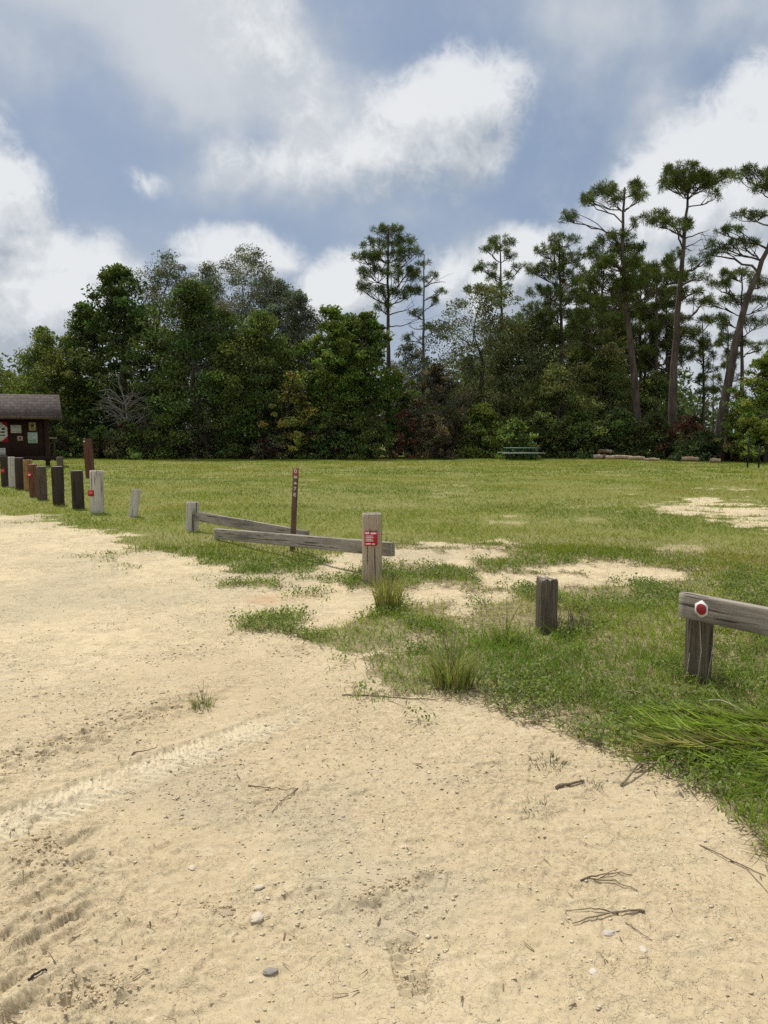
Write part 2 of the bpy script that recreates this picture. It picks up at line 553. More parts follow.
def build_world():
    w = bpy.data.worlds.new("World")
    scene.world = w
    w.use_nodes = True
    w.cycles.sampling_method = 'NONE'
    # cloud density as a function of the view direction (azimuth, elevation)
    g = bpy.data.node_groups.new("cloud_field", 'ShaderNodeTree')
    g.interface.new_socket("azel", in_out='INPUT', socket_type='NodeSocketVector')
    g.interface.new_socket("soft", in_out='OUTPUT', socket_type='NodeSocketFloat')
    g.interface.new_socket("heap", in_out='OUTPUT', socket_type='NodeSocketFloat')
    t = NT(g)
    gi = t.n('NodeGroupInput'); go = t.n('NodeGroupOutput')
    v = gi.outputs[0]
    wn = t.n('ShaderNodeTexNoise', noise_dimensions='2D'); wn.inputs['Scale'].default_value = 6; wn.inputs['Detail'].default_value = 4
    wn.inputs['Roughness'].default_value = 0.55
    t.l(v, wn.inputs['Vector'])
    off = t.vmath('SUBTRACT', wn.outputs['Color'], (0.5, 0.5, 0.5))
    sc = t.n('ShaderNodeVectorMath', operation='SCALE'); sc.inputs[3].default_value = 0.10
    t.l(off, sc.inputs[0])
    p = t.vmath('ADD', v, t.vmath('MULTIPLY', sc.outputs[0], (1, 1, 0)))

    def blobs(lst, sm, hgt=1.0):
        total = None
        for (px, py, rx, ry, tilt, peak) in lst:
            az, el = dir_azel(px, py)
            d = t.vmath('SUBTRACT', p, (az, el, 0))
            if tilt:
                rot = t.n('ShaderNodeVectorRotate', rotation_type='Z_AXIS')
                rot.inputs['Angle'].default_value = R(tilt)
                t.l(d, rot.inputs['Vector']); d = rot.outputs[0]
            d = t.vmath('MULTIPLY', d, (F / rx * 0.9, F / ry * 0.9, 0))
            ln = t.vmath('LENGTH', d, out=1)
            f = t.math('MULTIPLY', t.math('SUBTRACT', 1.0, ln, clamp=True), peak * hgt)
            total = f if total is None else t.math('SMOOTH_MAX', total, f, sm)
        return total
    soft, heap = blobs(SHEETS, 0.2), blobs(PILES, 0.12, 1.25)
    azel = t.n('ShaderNodeSeparateXYZ'); t.l(v, azel.inputs[0])
    out_f = t.math('MAXIMUM', t.ramp(t.math('ABSOLUTE', azel.outputs[0]), 0.52, 0.8), t.ramp(azel.outputs[1], 0.60, 0.85))
    fill_clouds = t.math('MULTIPLY', t.ramp(t.noise(v, 2.6, 4, 0.6, dim='2D'), 0.38, 0.62), t.math('MULTIPLY', out_f, 0.9))  # made-up clouds outside the view, added as fill light
    heap = t.math('MAXIMUM', heap, fill_clouds)
    n1 = t.noise(v, 11, 6, 0.6, dim='2D')
    n2 = t.noise(v, 24, 6, 0.62, 0.25, dim='2D')
    bil = t.math('ABSOLUTE', t.math('SUBTRACT', n2, 0.5))
    t.l(t.math('ADD', soft, t.math('MULTIPLY', t.math('SUBTRACT', n1, 0.5), 0.55)), go.inputs[0])
    hn = t.math('SUBTRACT', t.math('MULTIPLY', t.math('SUBTRACT', n1, 0.5), 0.62), t.math('SUBTRACT', t.math('MULTIPLY', bil, 1.05), 0.11))
    t.l(t.math('ADD', heap, t.math('MULTIPLY', hn, t.ramp(heap, 0.0, 0.35, 0.25, 1.0))), go.inputs[1])

    t = NT(w.node_tree)
    tc = t.n('ShaderNodeTexCoord')
    sep = t.n('ShaderNodeSeparateXYZ'); t.l(tc.outputs['Generated'], sep.inputs[0])
    az = t.math('ARCTAN2', sep.outputs[0], sep.outputs[1])
    el = t.math('ARCSINE', sep.outputs[2])
    cmb = t.n('ShaderNodeCombineXYZ'); t.l(az, cmb.inputs[0]); t.l(el, cmb.inputs[1])

    def field(vec):
        nd = t.n('ShaderNodeGroup'); nd.node_tree = g
        t.l(vec, nd.inputs[0])
        return nd.outputs
    f0 = field(cmb.outputs[0])
    f1 = field(t.vmath('ADD', cmb.outputs[0], (-0.010, 0.034, 0)))
    soft = t.math('MULTIPLY', t.ramp(f0[0], 0.0, 0.85), 0.85)
    heap = t.math('MULTIPLY', t.ramp(f0[1], 0.04, 0.80), 0.95)
    lit = t.math('ADD', 0.58, t.math('MULTIPLY', t.math('SUBTRACT', f0[1], f1[1]), 1.15), clamp=True)
    sky = t.n('ShaderNodeTexSky', sky_type='NISHITA')
    sky.sun_disc = False
    sky.sun_elevation = SUN_EL
    sky.sun_rotation = SUN_AZ
    sky.air_density = 1.0; sky.dust_density = 3.0; sky.ozone_density = 1.5
    K = 10.0
    hazed = t.mix(0.72, sky.outputs[0], (0.232 * K, 0.322 * K, 0.475 * K, 1))
    hazed = t.mix(t.ramp(el, 0.34, 0.02, 0.0, 0.45), hazed, (0.44 * K, 0.51 * K, 0.62 * K, 1))
    softc = t.mix(t.ramp(f0[0], 0.3, 1.1), (0.46 * K, 0.52 * K, 0.60 * K, 1), (0.66 * K, 0.69 * K, 0.72 * K, 1))
    heapc = t.mix(lit, (0.43 * K, 0.48 * K, 0.54 * K, 1), (0.82 * K, 0.84 * K, 0.86 * K, 1))
    front = t.math('MULTIPLY', t.ramp(t.math('ABSOLUTE', az), 1.0, 2.2), 0.6)  # unseen clouds behind the camera, brightened to fill camera-facing sides
    heapc = t.mix(front, heapc, (1.15 * K, 1.14 * K, 1.12 * K, 1))
    final = t.mix(heap, t.mix(soft, hazed, softc), heapc)
    bg = t.n('ShaderNodeBackground'); bg.inputs['Strength'].default_value = 0.1
    t.l(final, bg.inputs[0])
    o = t.n('ShaderNodeOutputWorld'); t.l(bg.outputs[0], o.inputs[0])
    # the sun
    sl = bpy.data.lights.new("sun", 'SUN')
    sl.energy = 4.0
    sl.angle = R(0.6)
    sl.color = (1.0, 0.955, 0.88)
    so = bpy.data.objects.new("sun", sl)
    COL.objects.link(so)
    so.rotation_euler = (R(90) - SUN_EL, 0, PI - SUN_AZ)
    so.location = (-30, 60, 90)


build_world()
scene.view_settings.view_transform = 'Standard'
scene.view_settings.look = 'None'
scene.view_settings.exposure = 0.0
scene.view_settings.gamma = 1.0
scene.view_settings.use_curve_mapping = False
scene.cycles.max_bounces = 6
scene.cycles.diffuse_bounces = 3
scene.cycles.glossy_bounces = 2
scene.cycles.transmission_bounces = 3
scene.cycles.use_adaptive_sampling = True
scene.cycles.adaptive_threshold = 0.015
scene.cycles.use_denoising = False
scene.render.use_persistent_data = False


# ------------------------------------------------------------------ ground
def ground_material():
    m, t = new_mat("sand_and_soil")
    geo = t.n('ShaderNodeNewGeometry')
    P = geo.outputs['Position']
    ga = t.n('ShaderNodeAttribute', attribute_name="grass").outputs['Fac']
    pale = t.n('ShaderNodeAttribute', attribute_name="packed").outputs['Fac']
    grav = t.n('ShaderNodeAttribute', attribute_name="gravel").outputs['Fac']
    n1 = t.noise(P, 0.7, 5, 0.6)
    n2 = t.noise(P, 5.0, 6, 0.65)
    n3 = t.noise(P, 40.0, 6, 0.7)
    n4 = t.noise(P, 210.0, 4, 0.7)
    c = t.mix(t.ramp(n1, 0.35, 0.68), (0.505, 0.397, 0.247), (0.58, 0.472, 0.305))
    loose = t.n('ShaderNodeAttribute', attribute_name="loose").outputs['Fac']
    c = t.mix(t.math('MULTIPLY', loose, 0.8), c, (0.665, 0.545, 0.345))
    c = t.mix(t.ramp(t.noise(P, 7.5, 5, 0.62), 0.44, 0.62, 0, 0.7), c, (0.505, 0.415, 0.258))
    c = t.mix(t.ramp(n2, 0.42, 0.72, 0, 0.55), c, (0.50, 0.405, 0.24))
    c = t.mix(t.ramp(n3, 0.52, 0.74, 0, 0.35), c, (0.40, 0.315, 0.19))
    c = t.mix(t.ramp(n4, 0.58, 0.78, 0, 0.35), c, (0.78, 0.70, 0.51))
    c = t.mix(t.ramp(n4, 0.40, 0.28, 0, 0.35), c, (0.30, 0.235, 0.145))
    vo = t.n('ShaderNodeTexVoronoi', feature='F1'); vo.inputs['Scale'].default_value = 75.0
    t.l(t.vmath('ADD', P, t.vmath('SCALE', t.n('ShaderNodeTexNoise', **{'i_Scale': 30.0}).outputs['Color'], None)), vo.inputs['Vector'])
    crumb = vo.outputs['Distance']
    c = t.mix(t.ramp(crumb, 0.45, 0.8, 0, 0.25), c, (0.34, 0.27, 0.165))
    n5 = t.noise(P, 17.0, 5, 0.7)
    c = t.mix(t.ramp(n5, 0.55, 0.70, 0, 0.32), c, (0.42, 0.34, 0.205))
    c = t.mix(t.ramp(n5, 0.46, 0.32, 0, 0.35), c, (0.70, 0.61, 0.42))
    c = t.mix(t.math('MULTIPLY', grav, 0.45), c, (0.42, 0.355, 0.24))
    c = t.mix(t.ramp(t.noise(P, 95.0, 2, 0.5), 0.66, 0.73, 0, 0.75), c, (0.22, 0.165, 0.10))
    c = t.mix(t.math('MULTIPLY', pale, 0.38), c, (0.80, 0.715, 0.52))
    red = t.ramp(t.noise(t.vmath('ADD', P, (31.0, 4.0, 0)), 0.55, 4, 0.6), 0.66, 0.76, 0, 0.5)
    c = t.mix(red, c, (0.47, 0.27, 0.14))
    soil = t.mix(t.ramp(n2, 0.35, 0.7), (0.14, 0.16, 0.024), (0.20, 0.185, 0.055))
    soil = t.mix(t.ramp(n3, 0.5, 0.75, 0, 0.6), soil, (0.09, 0.10, 0.03))
    turf = t.n('ShaderNodeAttribute', attribute_name="turf").outputs['Fac']
    worn = t.mix(t.ramp(n2, 0.35, 0.65), (0.29, 0.245, 0.125), (0.17, 0.15, 0.07))
    worn = t.mix(t.ramp(n3, 0.5, 0.7, 0, 0.7), worn, (0.12, 0.095, 0.055))
    soil = t.mix(turf, worn, soil)
    edge = t.math('ADD', ga, t.math('MULTIPLY', t.math('SUBTRACT', n3, 0.5), 0.7))
    c = t.mix(t.ramp(edge, 0.35, 0.85, 0, 0.93), c, soil)
    h = t.math('ADD', t.math('ADD', t.math('MULTIPLY', n3, 0.7), t.math('MULTIPLY', n4, 0.3)), t.math('MULTIPLY', crumb, -0.35))
    st = None
    for sc_, th, amp, sd in ((7.0, 0.50, 1.0, 0.0), (7.0, 0.58, 0.8, 9.0), (19.0, 0.52, 0.6, 4.0), (19.0, 0.61, 0.6, 14.0), (46.0, 0.57, 0.45, 2.0)):
        q = t.noise(t.vmath('ADD', P, (sd, sd * 0.7, 0.0)), sc_, 5, 0.6, 0.4)
        e = t.ramp(q, th, th + 0.012, 0, amp)
        st = e if st is None else t.math('ADD', st, e)
    msk = t.math('MULTIPLY', t.ramp(t.noise(P, 1.6, 4, 0.6), 0.38, 0.62, 0.15, 1.0), t.ramp(ga, 0.5, 0.1))
    nm0 = bump(t, t.math('MULTIPLY', st, msk), 0.7, 0.009)
    nm = bump(t, h, 0.3, 0.010, nm0)
    b = finish(t, c, 0.95, nm, 0.1)
    return m


def build_ground():
    r = np.concatenate([np.linspace(0.4, 1.75, 18), np.arange(1.8, 4.7, 0.0078), np.arange(4.7, 6.2, 0.0115)])
    rr = [6.2]
    while rr[-1] < 62: rr.append(rr[-1] * 1.0068)
    while rr[-1] < 1500: rr.append(rr[-1] * 1.13)
    r = np.concatenate([r, rr])
    fine = np.arange(-33, 33.01, 0.075)
    c1 = [33.2]
    while c1[-1] < 174: c1.append(c1[-1] + min(6, 0.25 + (c1[-1] - 33) * 0.12))
    c1 = np.array([a for a in c1 if a < 177])
    ang = np.radians(np.concatenate([-c1[::-1], fine, c1]))
    nr, na = len(r), len(ang)
    X = r[:, None] * np.sin(ang)[None, :]
    Y = r[:, None] * np.cos(ang)[None, :]
    Z = height(X, Y)
    g = cover(X, Y)
    g = np.where(r[:, None] > 58, 1.0, g)
    Z = Z + g * 0.012
    # compacted, paler tyre print; gravelly grey patches
    s, w, L = band(X, Y, *TREAD)
    pack = smooth(0.15, 0.09, np.abs(w)) * ends(s, L, 0.5) * (0.45 + 0.55 * smooth(0.3, 0.6, fbm(X * 5, Y * 5, 41, 3)))
    gp = smooth(0.5, 0.66, fbm(X * 0.9 + 3, Y * 0.9 + 8, 61, 4))
    turf = smooth(8.0, 13.0, Y + (fbm(X * 0.8, Y * 0.8, 64, 3) - 0.5) * 5)
    loose = smooth(4.3, 7.0, Y - 0.25 * X + (fbm(X * 0.8, Y * 0.8, 63, 4) - 0.5) * 3.5)
    V = np.stack([X, Y, Z], -1).reshape(-1, 3)
    idx = np.arange(nr * na).reshape(nr, na)
    q = np.stack([idx[:-1, :-1], idx[1:, :-1], idx[1:, 1:], idx[:-1, 1:]], -1).reshape(-1, 4)
    q2 = np.stack([idx[:-1, -1], idx[1:, -1], idx[1:, 0], idx[:-1, 0]], -1)
    cidx = len(V)
    V = np.concatenate([V, [[0, 0, 0]]])
    i0 = idx[0]
    tri = np.stack([i0, np.roll(i0, -1), np.full(na, cidx)], 1)[:, ::-1]
    q = q[:, ::-1]; q2 = q2[:, ::-1]
    pad = lambda a: np.append(a.ravel(), 0)
    o = mk("ground", V, [q, q2, tri], ground_material(), None, None, True,
           {"grass": pad(g), "packed": pad(pack), "gravel": pad(gp), "loose": pad(loose), "turf": pad(turf)})
    # face orientation upward
    o.data.update()
    if o.data.polygons[1000].normal.z < 0:
        o.data.flip_normals()
    tag(o, "pale sandy clearing running into a mown grassy field", "ground", kind="structure")
    return o


build_ground()

# ------------------------------------------------------------------ foliage materials
M_GRASS = leaf_material("grass_blade", 0.42, 0.008)
M_LEAF = leaf_material("tree_leaf", 0.38, 0.015)
M_NEEDLE = leaf_material("pine_needle", 0.30, 0.015)
M_BARK = bark_material("dark_bark", (0.05, 0.042, 0.033), (0.11, 0.092, 0.075))
M_PBARK = bark_material("pine_bark", (0.060, 0.046, 0.036), (0.135, 0.105, 0.085), 4)
M_GBARK = bark_material("pale_bark", (0.10, 0.092, 0.08), (0.19, 0.175, 0.155))
M_DEAD = bark_material("dead_wood", (0.17, 0.155, 0.14), (0.28, 0.25, 0.215))


# ------------------------------------------------------------------ grass
def blade_geo(x, y, z, h, w, lean, col, two=True):
    """N blades; lean = horizontal shift of the tip as a share of the height"""
    n = len(x)
    a = rng.random(n) * 2 * PI
    fx, fy = np.cos(a), np.sin(a)          # width direction
    b = rng.random(n) * 2 * PI
    lx, ly = np.cos(b) * lean * h, np.sin(b) * lean * h
    base = np.stack([x, y, z - 0.01], 1)
    wd = np.stack([fx, fy, np.zeros(n)], 1) * (w / 2)[:, None]
    tip = base + np.stack([lx, ly, h], 1)
    if two:
        mid = base + np.stack([lx * 0.33, ly * 0.33, h * 0.6], 1)
        V = np.stack([base - wd, base + wd, mid - wd * 0.8, mid + wd * 0.8, tip], 1).reshape(-1, 3)
        k = np.arange(n) * 5
        q = np.stack([k, k + 1, k + 3, k + 2], 1)
        t3 = np.stack([k + 2, k + 3, k + 4], 1)
        return V, [q, t3], np.repeat(col, 5, 0)
    V = np.stack([base - wd, base + wd, tip], 1).reshape(-1, 3)
    k = np.arange(n) * 3
    return V, [np.stack([k, k + 1, k + 2], 1)], np.repeat(col, 3, 0)


def grass_color(x, y, n, green=0.5):
    big = fbm(x * 0.16, y * 0.45, 71, 4)
    mid = fbm(x * 0.9, y * 0.9, 73, 3)
    f = np.clip(0.58 + (big - 0.5) * 2.0 + (mid - 0.5) * 1.1 + rng.normal(0, 0.075, n) + (green - 0.5), 0, 1)[:, None]
    straw = np.array((0.265, 0.26, 0.048)); yg = np.array((0.20, 0.255, 0.020)); gr = np.array((0.112, 0.182, 0.014))
    c = np.where(f < 0.4, straw + (yg - straw) * (f / 0.4), yg + (gr - yg) * ((f - 0.4) / 0.6))
    return c * rng.uniform(0.9, 1.1, (n, 1))


def sector(n, r0, r1, half):
    """n points with uniform density in a sector of the ground"""
    r = np.sqrt(rng.uniform(r0 * r0, r1 * r1, n))
    a = rng.uniform(-half, half, n)
    return r * np.sin(a), r * np.cos(a)


def build_grass():
    bands = [  # r0, r1, blades per m2, height lo, hi, width
        (3.0, 5.0, 3400, 0.03, 0.105, 0.0050, True),
        (5.0, 7.5, 2700, 0.03, 0.105, 0.006, True),
        (7.5, 11.0, 1500, 0.03, 0.09, 0.0085, True),
        (11.0, 17.0, 680, 0.03, 0.09, 0.010, False),
        (17.0, 28.0, 310, 0.03, 0.085, 0.016, False),
        (28.0, 52.0, 130, 0.03, 0.09, 0.030, False)]
    G = Geo()
    half = R(37)
    for (r0, r1, dn, h0, h1, w0, two) in bands:
        n = int(dn * half * (r1 * r1 - r0 * r0))
        x, y = sector(n, r0, r1, half)
        cv = cover(x, y)
        patch = smooth(0.30, 0.62, fbm(x * 0.8, y * 0.8, 75, 4))
        rare = smooth(0.32, 0.58, fbm(x * 2.1 + 4, y * 2.1, 76, 3))
        near_w = smooth(9, 6, np.hypot(x, y))
        keep = rng.random(n) < cv ** 1.4 * (0.4 + 0.6 * patch) * (1 - near_w * (1 - (0.42 + 0.58 * rare)))
        x, y, cv = x[keep], y[keep], cv[keep]
        n = len(x)
        px, py = project(x, y)
        z = height(x, y) + cv * 0.012
        # long rank growth round the posts on the right, mown elsewhere
        rank = smooth(-60, 60, px - 520) * smooth(560, 620, py) * smooth(790, 700, py - (px - 600) * 0.35)
        h = rng.uniform(h0, h1, n) * (0.65 + 0.6 * fbm(x * 1.5, y * 1.5, 77, 2)) * (0.6 + 0.4 * cv) * (1 + 0.25 * rank)
        w = w0 * rng.uniform(0.7, 1.3, n)
        lean = rng.uniform(0.3, 1.9, n)
        c = grass_color(x, y, n, 0.47 + 0.22 * rank[:, None].ravel().mean() if n else 0.5)
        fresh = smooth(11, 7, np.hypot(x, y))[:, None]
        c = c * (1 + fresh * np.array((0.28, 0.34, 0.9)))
        dead = (rng.random(n) < 0.16 * rank)[:, None]
        c = np.where(dead, np.array((0.28, 0.23, 0.13)) * rng.uniform(0.6, 1.2, (n, 1)), c)
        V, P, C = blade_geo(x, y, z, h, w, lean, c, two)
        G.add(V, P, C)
    o = G.build("grass", M_GRASS)
    tag(o, "short yellow green grass covering the open field", "grass", kind="stuff")

    # low broad leaved weeds and mats where grass meets sand, mostly on the right
    G = Geo()
    x, y = sector(64000, 3.0, 10.5, R(36))
    cv = cover(x, y)
    px, py = project(x, y)
    pat = smooth(0.46, 0.60, fbm(x * 2.6, y * 2.6, 81, 3))
    zone = smooth(140, 300, px) * smooth(550, 590, py)
    keep = rng.random(len(x)) < np.clip(cv * 1.6, 0, 1) * pat * (0.12 + 0.88 * zone)
    x, y = x[keep], y[keep]
    n = len(x)
    z = height(x, y) + 0.015
    k = 5
    xs = np.repeat(x, k) + rng.normal(0, 0.022, n * k); ys = np.repeat(y, k) + rng.normal(0, 0.022, n * k)
    zs = np.repeat(z, k) + rng.uniform(0.0, 0.075, n * k)
    gcol = np.array((0.125, 0.180, 0.050)) * rng.uniform(0.5, 1.9, (n, 1)) + rng.uniform(0, 0.05, (n, 1)) * np.array((1, 0.6, 0))
    V, P, C = leaf_cards(np.stack([xs, ys, zs], 1), rng.uniform(0.012, 0.034, n * k), np.repeat(gcol, k, 0), up=0.8)
    G.add(V, P, C)
    o = G.build("weeds", M_GRASS)
    tag(o, "low dark green broad leaved weeds at the sand edge", "weeds", kind="stuff")

    # dead thatch lying flat along the worn margin
    G = Geo()
    x, y = sector(110000, 3.0, 11.0, R(36))
    cv = cover(x, y)
    px, py = project(x, y)
    keep = rng.random(len(x)) < smooth(0.05, 0.4, cv) * (0.25 + 0.75 * smooth(0.9, 0.5, cv)) * (0.15 + 0.7 * smooth(300, 480, px))
    x, y = x[keep], y[keep]
    n = len(x)
    a = rng.uniform(0, 2 * PI, n); L = rng.uniform(0.02, 0.14, n)
    w = rng.uniform(0.002, 0.004, n)
    z = height(x, y) + rng.uniform(0.006, 0.03, n)
    d = np.stack([np.cos(a), np.sin(a), rng.uniform(-0.1, 0.12, n)], 1) * L[:, None]
    p = np.stack([-np.sin(a), np.cos(a), np.zeros(n)], 1) * w[:, None]
    o0 = np.stack([x, y, z], 1)
    V = np.stack([o0 - p, o0 + p, o0 + d + p * 0.4, o0 + d - p * 0.4], 1).reshape(-1, 3)
    kk = np.arange(n) * 4
    tc = np.where(rng.random((n, 1)) < 0.6, np.array((0.30, 0.25, 0.17)), np.array((0.15, 0.115, 0.08))) * rng.uniform(0.6, 1.25, (n, 1))
    G.add(V, [np.stack([kk, kk + 1, kk + 2, kk + 3], 1)], np.repeat(tc, 4, 0))
    o = G.build("thatch", M_GRASS)
    tag(o, "dry grey brown dead grass litter along the sand edge", "dead grass", kind="stuff")


def leaf_cards(pos, size, col, up=0.0, aspect=0.55, out=None):
    """diamond shaped leaf faces at pos with random (or outward biased) orientation"""
    n = len(pos)
    d = rng.normal(0, 1, (n, 3))
    if out is not None: d = d + out * 0.6
    d[:, 2] -= 0.15
    d /= np.linalg.norm(d, axis=1)[:, None] + 1e-9
    nn = rng.normal(0, 1, (n, 3))
    nn[:, 2] += up * 3
    s = np.cross(d, nn); s /= np.linalg.norm(s, axis=1)[:, None] + 1e-9
    L = size[:, None]
    V = np.stack([pos - d * L * 0.5, pos + s * L * 0.5 * aspect, pos + d * L * 0.5, pos - s * L * 0.5 * aspect], 1).reshape(-1, 3)
    k = np.arange(n) * 4
    return V, [np.stack([k, k + 1, k + 2, k + 3], 1)], np.repeat(col, 4, 0)


build_grass()


# ------------------------------------------------------------------ pebbles and litter on the sand
def stone_verts(n, size, squash=0.6):
    """n little irregular stones of 6 corners (octahedra, jittered)"""
    base = np.array([(1, 0, 0), (0, 1, 0), (-1, 0, 0), (0, -1, 0), (0, 0, 1), (0, 0, -1)], float)
    V = base[None] * rng.uniform(0.6, 1.2, (n, 6, 1)) + rng.normal(0, 0.14, (n, 6, 3))
    a = rng.uniform(0, 2 * PI, n)
    c, s = np.cos(a)[:, None], np.sin(a)[:, None]
    x = V[..., 0] * c - V[..., 1] * s; y = V[..., 0] * s + V[..., 1] * c
    V = np.stack([x, y * rng.uniform(0.6, 1, (n, 1)), V[..., 2] * squash], -1) * size[:, None, None]
    tri = np.array([(0, 1, 4), (1, 2, 4), (2, 3, 4), (3, 0, 4), (1, 0, 5), (2, 1, 5), (3, 2, 5), (0, 3, 5)])
    k = np.arange(n) * 6
    T = (k[:, None, None] + tri[None]).reshape(-1, 3)
    return V, T


def build_pebbles():
    n = 70000
    x, y = sector(n, 1.8, 7.5, R(36))
    gp = smooth(0.42, 0.66, fbm(x * 0.9 + 3, y * 0.9 + 8, 61, 4))
    keep = rng.random(n) < (0.25 + 0.75 * gp) * (1 - 0.9 * cover(x, y)) * smooth(8, 3, np.hypot(x, y))
    x, y = x[keep], y[keep]
    n = len(x)
    size = 0.0015 + 0.0085 * rng.random(n) ** 5
    V, T = stone_verts(n, size, 0.45)
    V += np.stack([x, y, height(x, y) + size * 0.25], 1)[:, None, :]
    pale = np.array((0.68, 0.59, 0.43)); tan = np.array((0.58, 0.47, 0.30)); gry = np.array((0.30, 0.255, 0.19))
    u = rng.random((n, 1))
    c = np.where(u < 0.62, pale, np.where(u < 0.95, tan, gry)) * rng.uniform(0.85, 1.12, (n, 1))
    o = mk("gravel", V.reshape(-1, 3), [T], attr_material("gravel_stone", 0.9), None, np.repeat(c, 6, 0))
    tag(o, "tiny pale limestone gravel scattered over the sand", "gravel", kind="stuff")
    # leaf and twig crumbs
    n = 9000
    x, y = sector(n, 1.8, 10.0, R(36))
    pat = smooth(0.42, 0.7, fbm(x * 1.4, y * 1.4, 91, 3))
    keep = rng.random(n) < (0.10 + 0.75 * pat) * (1 - cover(x, y))
    x, y = x[keep], y[keep]; n = len(x)
    a = rng.uniform(0, 2 * PI, n)
    L = 0.008 + 0.05 * rng.random(n) ** 3; w = rng.uniform(0.001, 0.0035, n)
    z = height(x, y) + 0.004
    d = np.stack([np.cos(a), np.sin(a), rng.uniform(-0.05, 0.15, n)], 1) * L[:, None]
    p = np.stack([-np.sin(a), np.cos(a), rng.uniform(-.4, .4, n)], 1) * w[:, None]
    o0 = np.stack([x, y, z], 1)
    V = np.stack([o0 - p, o0 + p, o0 + d + p * 0.4, o0 + d - p * 0.4], 1).reshape(-1, 3)
    kk = np.arange(n) * 4
    c = np.array((0.15, 0.11, 0.075)) * rng.uniform(0.5, 1.9, (n, 1))
    o = mk("litter", V, [np.stack([kk, kk + 1, kk + 2, kk + 3], 1)], M_GRASS, None, np.repeat(c, 4, 0))
    tag(o, "dark crumbs of leaf and twig strewn over the sand", "litter", kind="stuff")


build_pebbles()


def build_clods():
    P = []; S = []
    def zone(n, pts, sx, sy, smin, smax):
        for _ in range(n):
            k = random.random() * (len(pts) - 1); i = int(k); f = k - i
            px = pts[i][0] + (pts[i + 1][0] - pts[i][0]) * f + random.gauss(0, sx)
            py = pts[i][1] + (pts[i + 1][1] - pts[i][1]) * f + random.gauss(0, sy)
            P.append(gpt(px, py)); S.append(smin + (smax - smin) * random.random() ** 2.5)
    zone(150, [(28, 842), (46, 850), (66, 872)], 9, 7, 0.003, 0.014)
    zone(60, [(5, 900), (40, 870), (60, 845)], 16, 10, 0.003, 0.009)
    zone(170, [(350, 902), (390, 888), (412, 880), (437, 872)], 6, 4, 0.003, 0.013)
    zone(60, [(395, 942), (418, 948)], 5, 3, 0.002, 0.008)
    zone(50, [(402, 970), (418, 988)], 6, 6, 0.002, 0.007)
    zone(240, [(60, 1000), (95, 990), (128, 985)], 15, 8, 0.003, 0.010)
    zone(420, [(-10, 768), (60, 745), (130, 718), (190, 700)], 14, 7, 0.004, 0.016)
    zone(200, [(275, 655), (330, 640), (400, 625)], 12, 5, 0.004, 0.014)
    zone(120, [(150, 662), (175, 655), (250, 640)], 14, 4, 0.004, 0.013)
    zone(60, [(205, 905), (235, 912)], 9, 5, 0.003, 0.011)
    zone(120, [(365, 742), (380, 748), (540, 760)], 30, 14, 0.003, 0.008)
    zone(500, [(0, 620), (200, 640), (330, 600)], 80, 45, 0.003, 0.012)
    zone(300, [(60, 920), (400, 930), (720, 960)], 90, 60, 0.002, 0.006)
    P_ = np.array(P); S_ = np.array(S)
    V, T = stone_verts(len(P_), S_, 0.62)
    V += np.stack([P_[:, 0], P_[:, 1], height(P_[:, 0], P_[:, 1]) + S_ * 0.22], 1)[:, None, :]
    c = np.array((0.60, 0.485, 0.31)) * rng.uniform(0.85, 1.12, (len(P_), 1))
    o = mk("crust_clods", V.reshape(-1, 3), [T], attr_material("sand_clod", 0.95, 0.05, 80, 0.2), None, np.repeat(c, 6, 0))
    tag(o, "broken crumbs of sand crust along the tyre and foot prints", "sand clods", kind="stuff")


build_clods()


# ------------------------------------------------------------------ tufts of taller grass
def tuft(name, label, px, py, n, h, spread, lean=0.5, col=(0.13, 0.17, 0.045), w=0.005, cat="grass tuft", seeds=0, flat=1.0):
    x0, y0 = gpt(px, py)
    z0 = gz(x0, y0)
    root = empty(name, (x0, y0, z0))
    G = Geo()
    for i in range(n):
        rad = spread * 0.32 * math.sqrt(random.random())
        a = random.random() * 2 * PI
        bx, by = rad * math.cos(a), rad * math.sin(a) * flat
        hh = h * random.uniform(0.45, 1.0)
        ln = lean * random.uniform(0.15, 1.0) * hh
        a2 = a + random.gauss(0, 0.7)
        k = 5
        ts = np.linspace(0, 1, k)
        P = np.stack([bx + math.cos(a2) * ln * ts ** 2, by + math.sin(a2) * ln * ts ** 2, hh * (ts - 0.18 * lean * ts ** 3) - 0.01], 1)
        a3 = random.random() * PI
        W = np.array((math.cos(a3), math.sin(a3), 0)) * w * 0.5 * random.uniform(0.7, 1.2)
        ww = np.array((1, 0.95, 0.8, 0.5, 0.08))[:, None]
        V = np.stack([P - W * ww, P + W * ww], 1).reshape(-1, 3)
        j = np.arange(k - 1) * 2
        dry = random.random() < 0.18
        c = np.array((0.30, 0.25, 0.13) if dry else col) * random.uniform(0.7, 1.3)
        G.add(V, [np.stack([j, j + 1, j + 3, j + 2], 1)], c)
    for i in range(seeds):
        a = random.random() * 2 * PI
        hh = h * random.uniform(1.0, 1.3); ln = random.uniform(0.1, 0.35) * hh
        ts = np.linspace(0, 1, 5)
        P = np.stack([math.cos(a) * ln * ts ** 2, math.sin(a) * ln * ts ** 2, hh * ts], 1)
        G.tube(P, 0.0014, 4, np.array((0.22, 0.21, 0.09)))
    G.build("blades", M_GRASS, root)
    tag(root, label, cat, "grass tufts on the sand margin")
    return root


